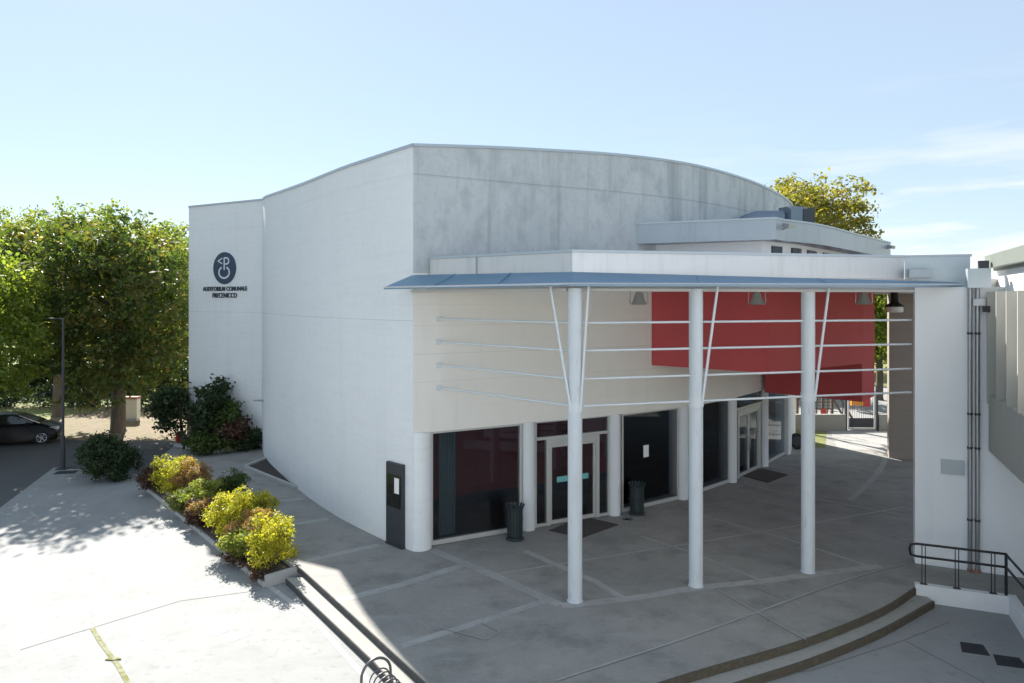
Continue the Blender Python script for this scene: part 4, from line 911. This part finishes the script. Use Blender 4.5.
for k in range(6): b_.tube([(15.6 + k * .28, 37.15, .2), (15.6 + k * .28 + .05, 37.15, 1.9)], .035, 6)
for k in range(5): b_.tube([(15.6, 37.12, .3 + k * .36), (17.0, 37.12, .3 + k * .36)], .035, 6)
b_.tube([(17.0, 37.12, 1.9), (18.1, 37.12, .05)], .06, 6); b_.tube([(17.0, 38.2, 1.9), (18.1, 38.2, .05)], .06, 6)
b_.build('climbing_net', M['wood'], pt)
MB().box((15.9, 37.08, .55), (.35, .03, .3)).build('red_panel', M['redplastic'], pt); MB().box((16.5, 37.08, .5), (.3, .03, .3)).build('red_panel', M['redplastic'], pt)
sp = thing('spring_rider', 'orange and red spring rider toy seen through the gate', 'spring rider', (19.9, 40.3, 0))
MB().tube([(19.9 + .1 * math.cos(k), 40.3 + .1 * math.sin(k), k * .012) for k in range(30)], .018, 6).build('spring', M['galv'], sp)
MB().prism([(19.5, 40.2), (20.2, 40.2), (20.2, 40.4), (19.5, 40.4)], .36, [.95, .75, .75, .95]).build('body', M['orange'], sp)
MB().prism([(20.2, 40.22), (20.6, 40.22), (20.6, 40.38), (20.2, 40.38)], .3, [1.1, 1.5, 1.5, 1.1]).build('head', M['redplastic'], sp)
wx, wy = g(797, 449)
wh = thing('spare_wheel', 'dark round wheel leaning against the wall beyond the doors', 'wheel', (wx, wy, 0))
MB().tube([(wx + .26 * math.cos(k * math.pi / 12), wy + .05 * math.sin(k * math.pi / 12), .34 + .27 * math.sin(k * math.pi / 12)) for k in range(24)], .075, 10, closed=True).build('tyre', M['rubber'], wh, 50)
MB().tube([(wx, wy + .04, .34), (wx, wy - .03, .34)], .22, 16).build('hub', M['dark_metal'], wh, 40)
tree('turning yellow green tree rising behind the auditorium roof', 18.9, 46, 0, 15.0, 4.1, 4.4, 20000, .15, 140, L_['autumn'], k=26, group='trees behind the passage', trunk_r=.3)
tree('green tree seen through the gap beside the taupe wall', 23.6, 45.0, 0, 8.2, 3.0, 3.4, 8000, .2, 141, L_['bright'], k=12, group='trees behind the passage', trunk_r=.22)
tree('dark green tree behind the playground left of the gate', 15.0, 52, 0, 9.0, 4.2, 4.0, 7000, .26, 142, L_['lime'], k=12, group='trees behind the passage', trunk_r=.25)
tree('small unseen tree added behind the auditorium to shade the passage ground', 12.75, 36.5, 0, 8.2, 1.5, 1.5, 5000, .14, 145, L_['lime'], k=10, group='trees behind the passage', trunk_r=.12)  # hidden tree, added to keep sun off the ground before the taupe wall
for i in range(4):
    tree('woodland tree in the row beyond the playground', 8 + i * 7, 66 + 4 * math.sin(i * 2.1), GZ, 8 + 1.3 * math.sin(i * 1.7), 4.6, 3.8, 3500, .4, 150 + i, L_['wood'], k=11, group='tree row beyond the playground', trunk_r=.25)
tb_ = thing('bounce_building', 'long pale plastered building added unseen behind the viewpoint to bounce sunlight', 'building', (0, -27, 0))  # unseen building, added to bounce sunlight onto the shaded fronts
MB().prism([(-38, -27), (34, -27), (34, -38), (-38, -38)], -.4, 11.0).build('wall', M['white_wall'], tb_)
MB().prism([(-38.6, -26.4), (34.6, -26.4), (34.6, -38.6), (-38.6, -38.6)], 11.0, 11.25).build('roof', M['gutter'], tb_)
for k in range(14):
    for z in (1.2, 4.6, 8.0):
        w = MB().box((-34.5 + k * 5, -26.97, z + .9), (1.3, .1, 1.8)).build('window', M['car_glass'], tb_)
        MB().box((-34.5 + k * 5, -26.9, z - .05), (1.6, .2, .09)).build('sill', M['kerb'], w)
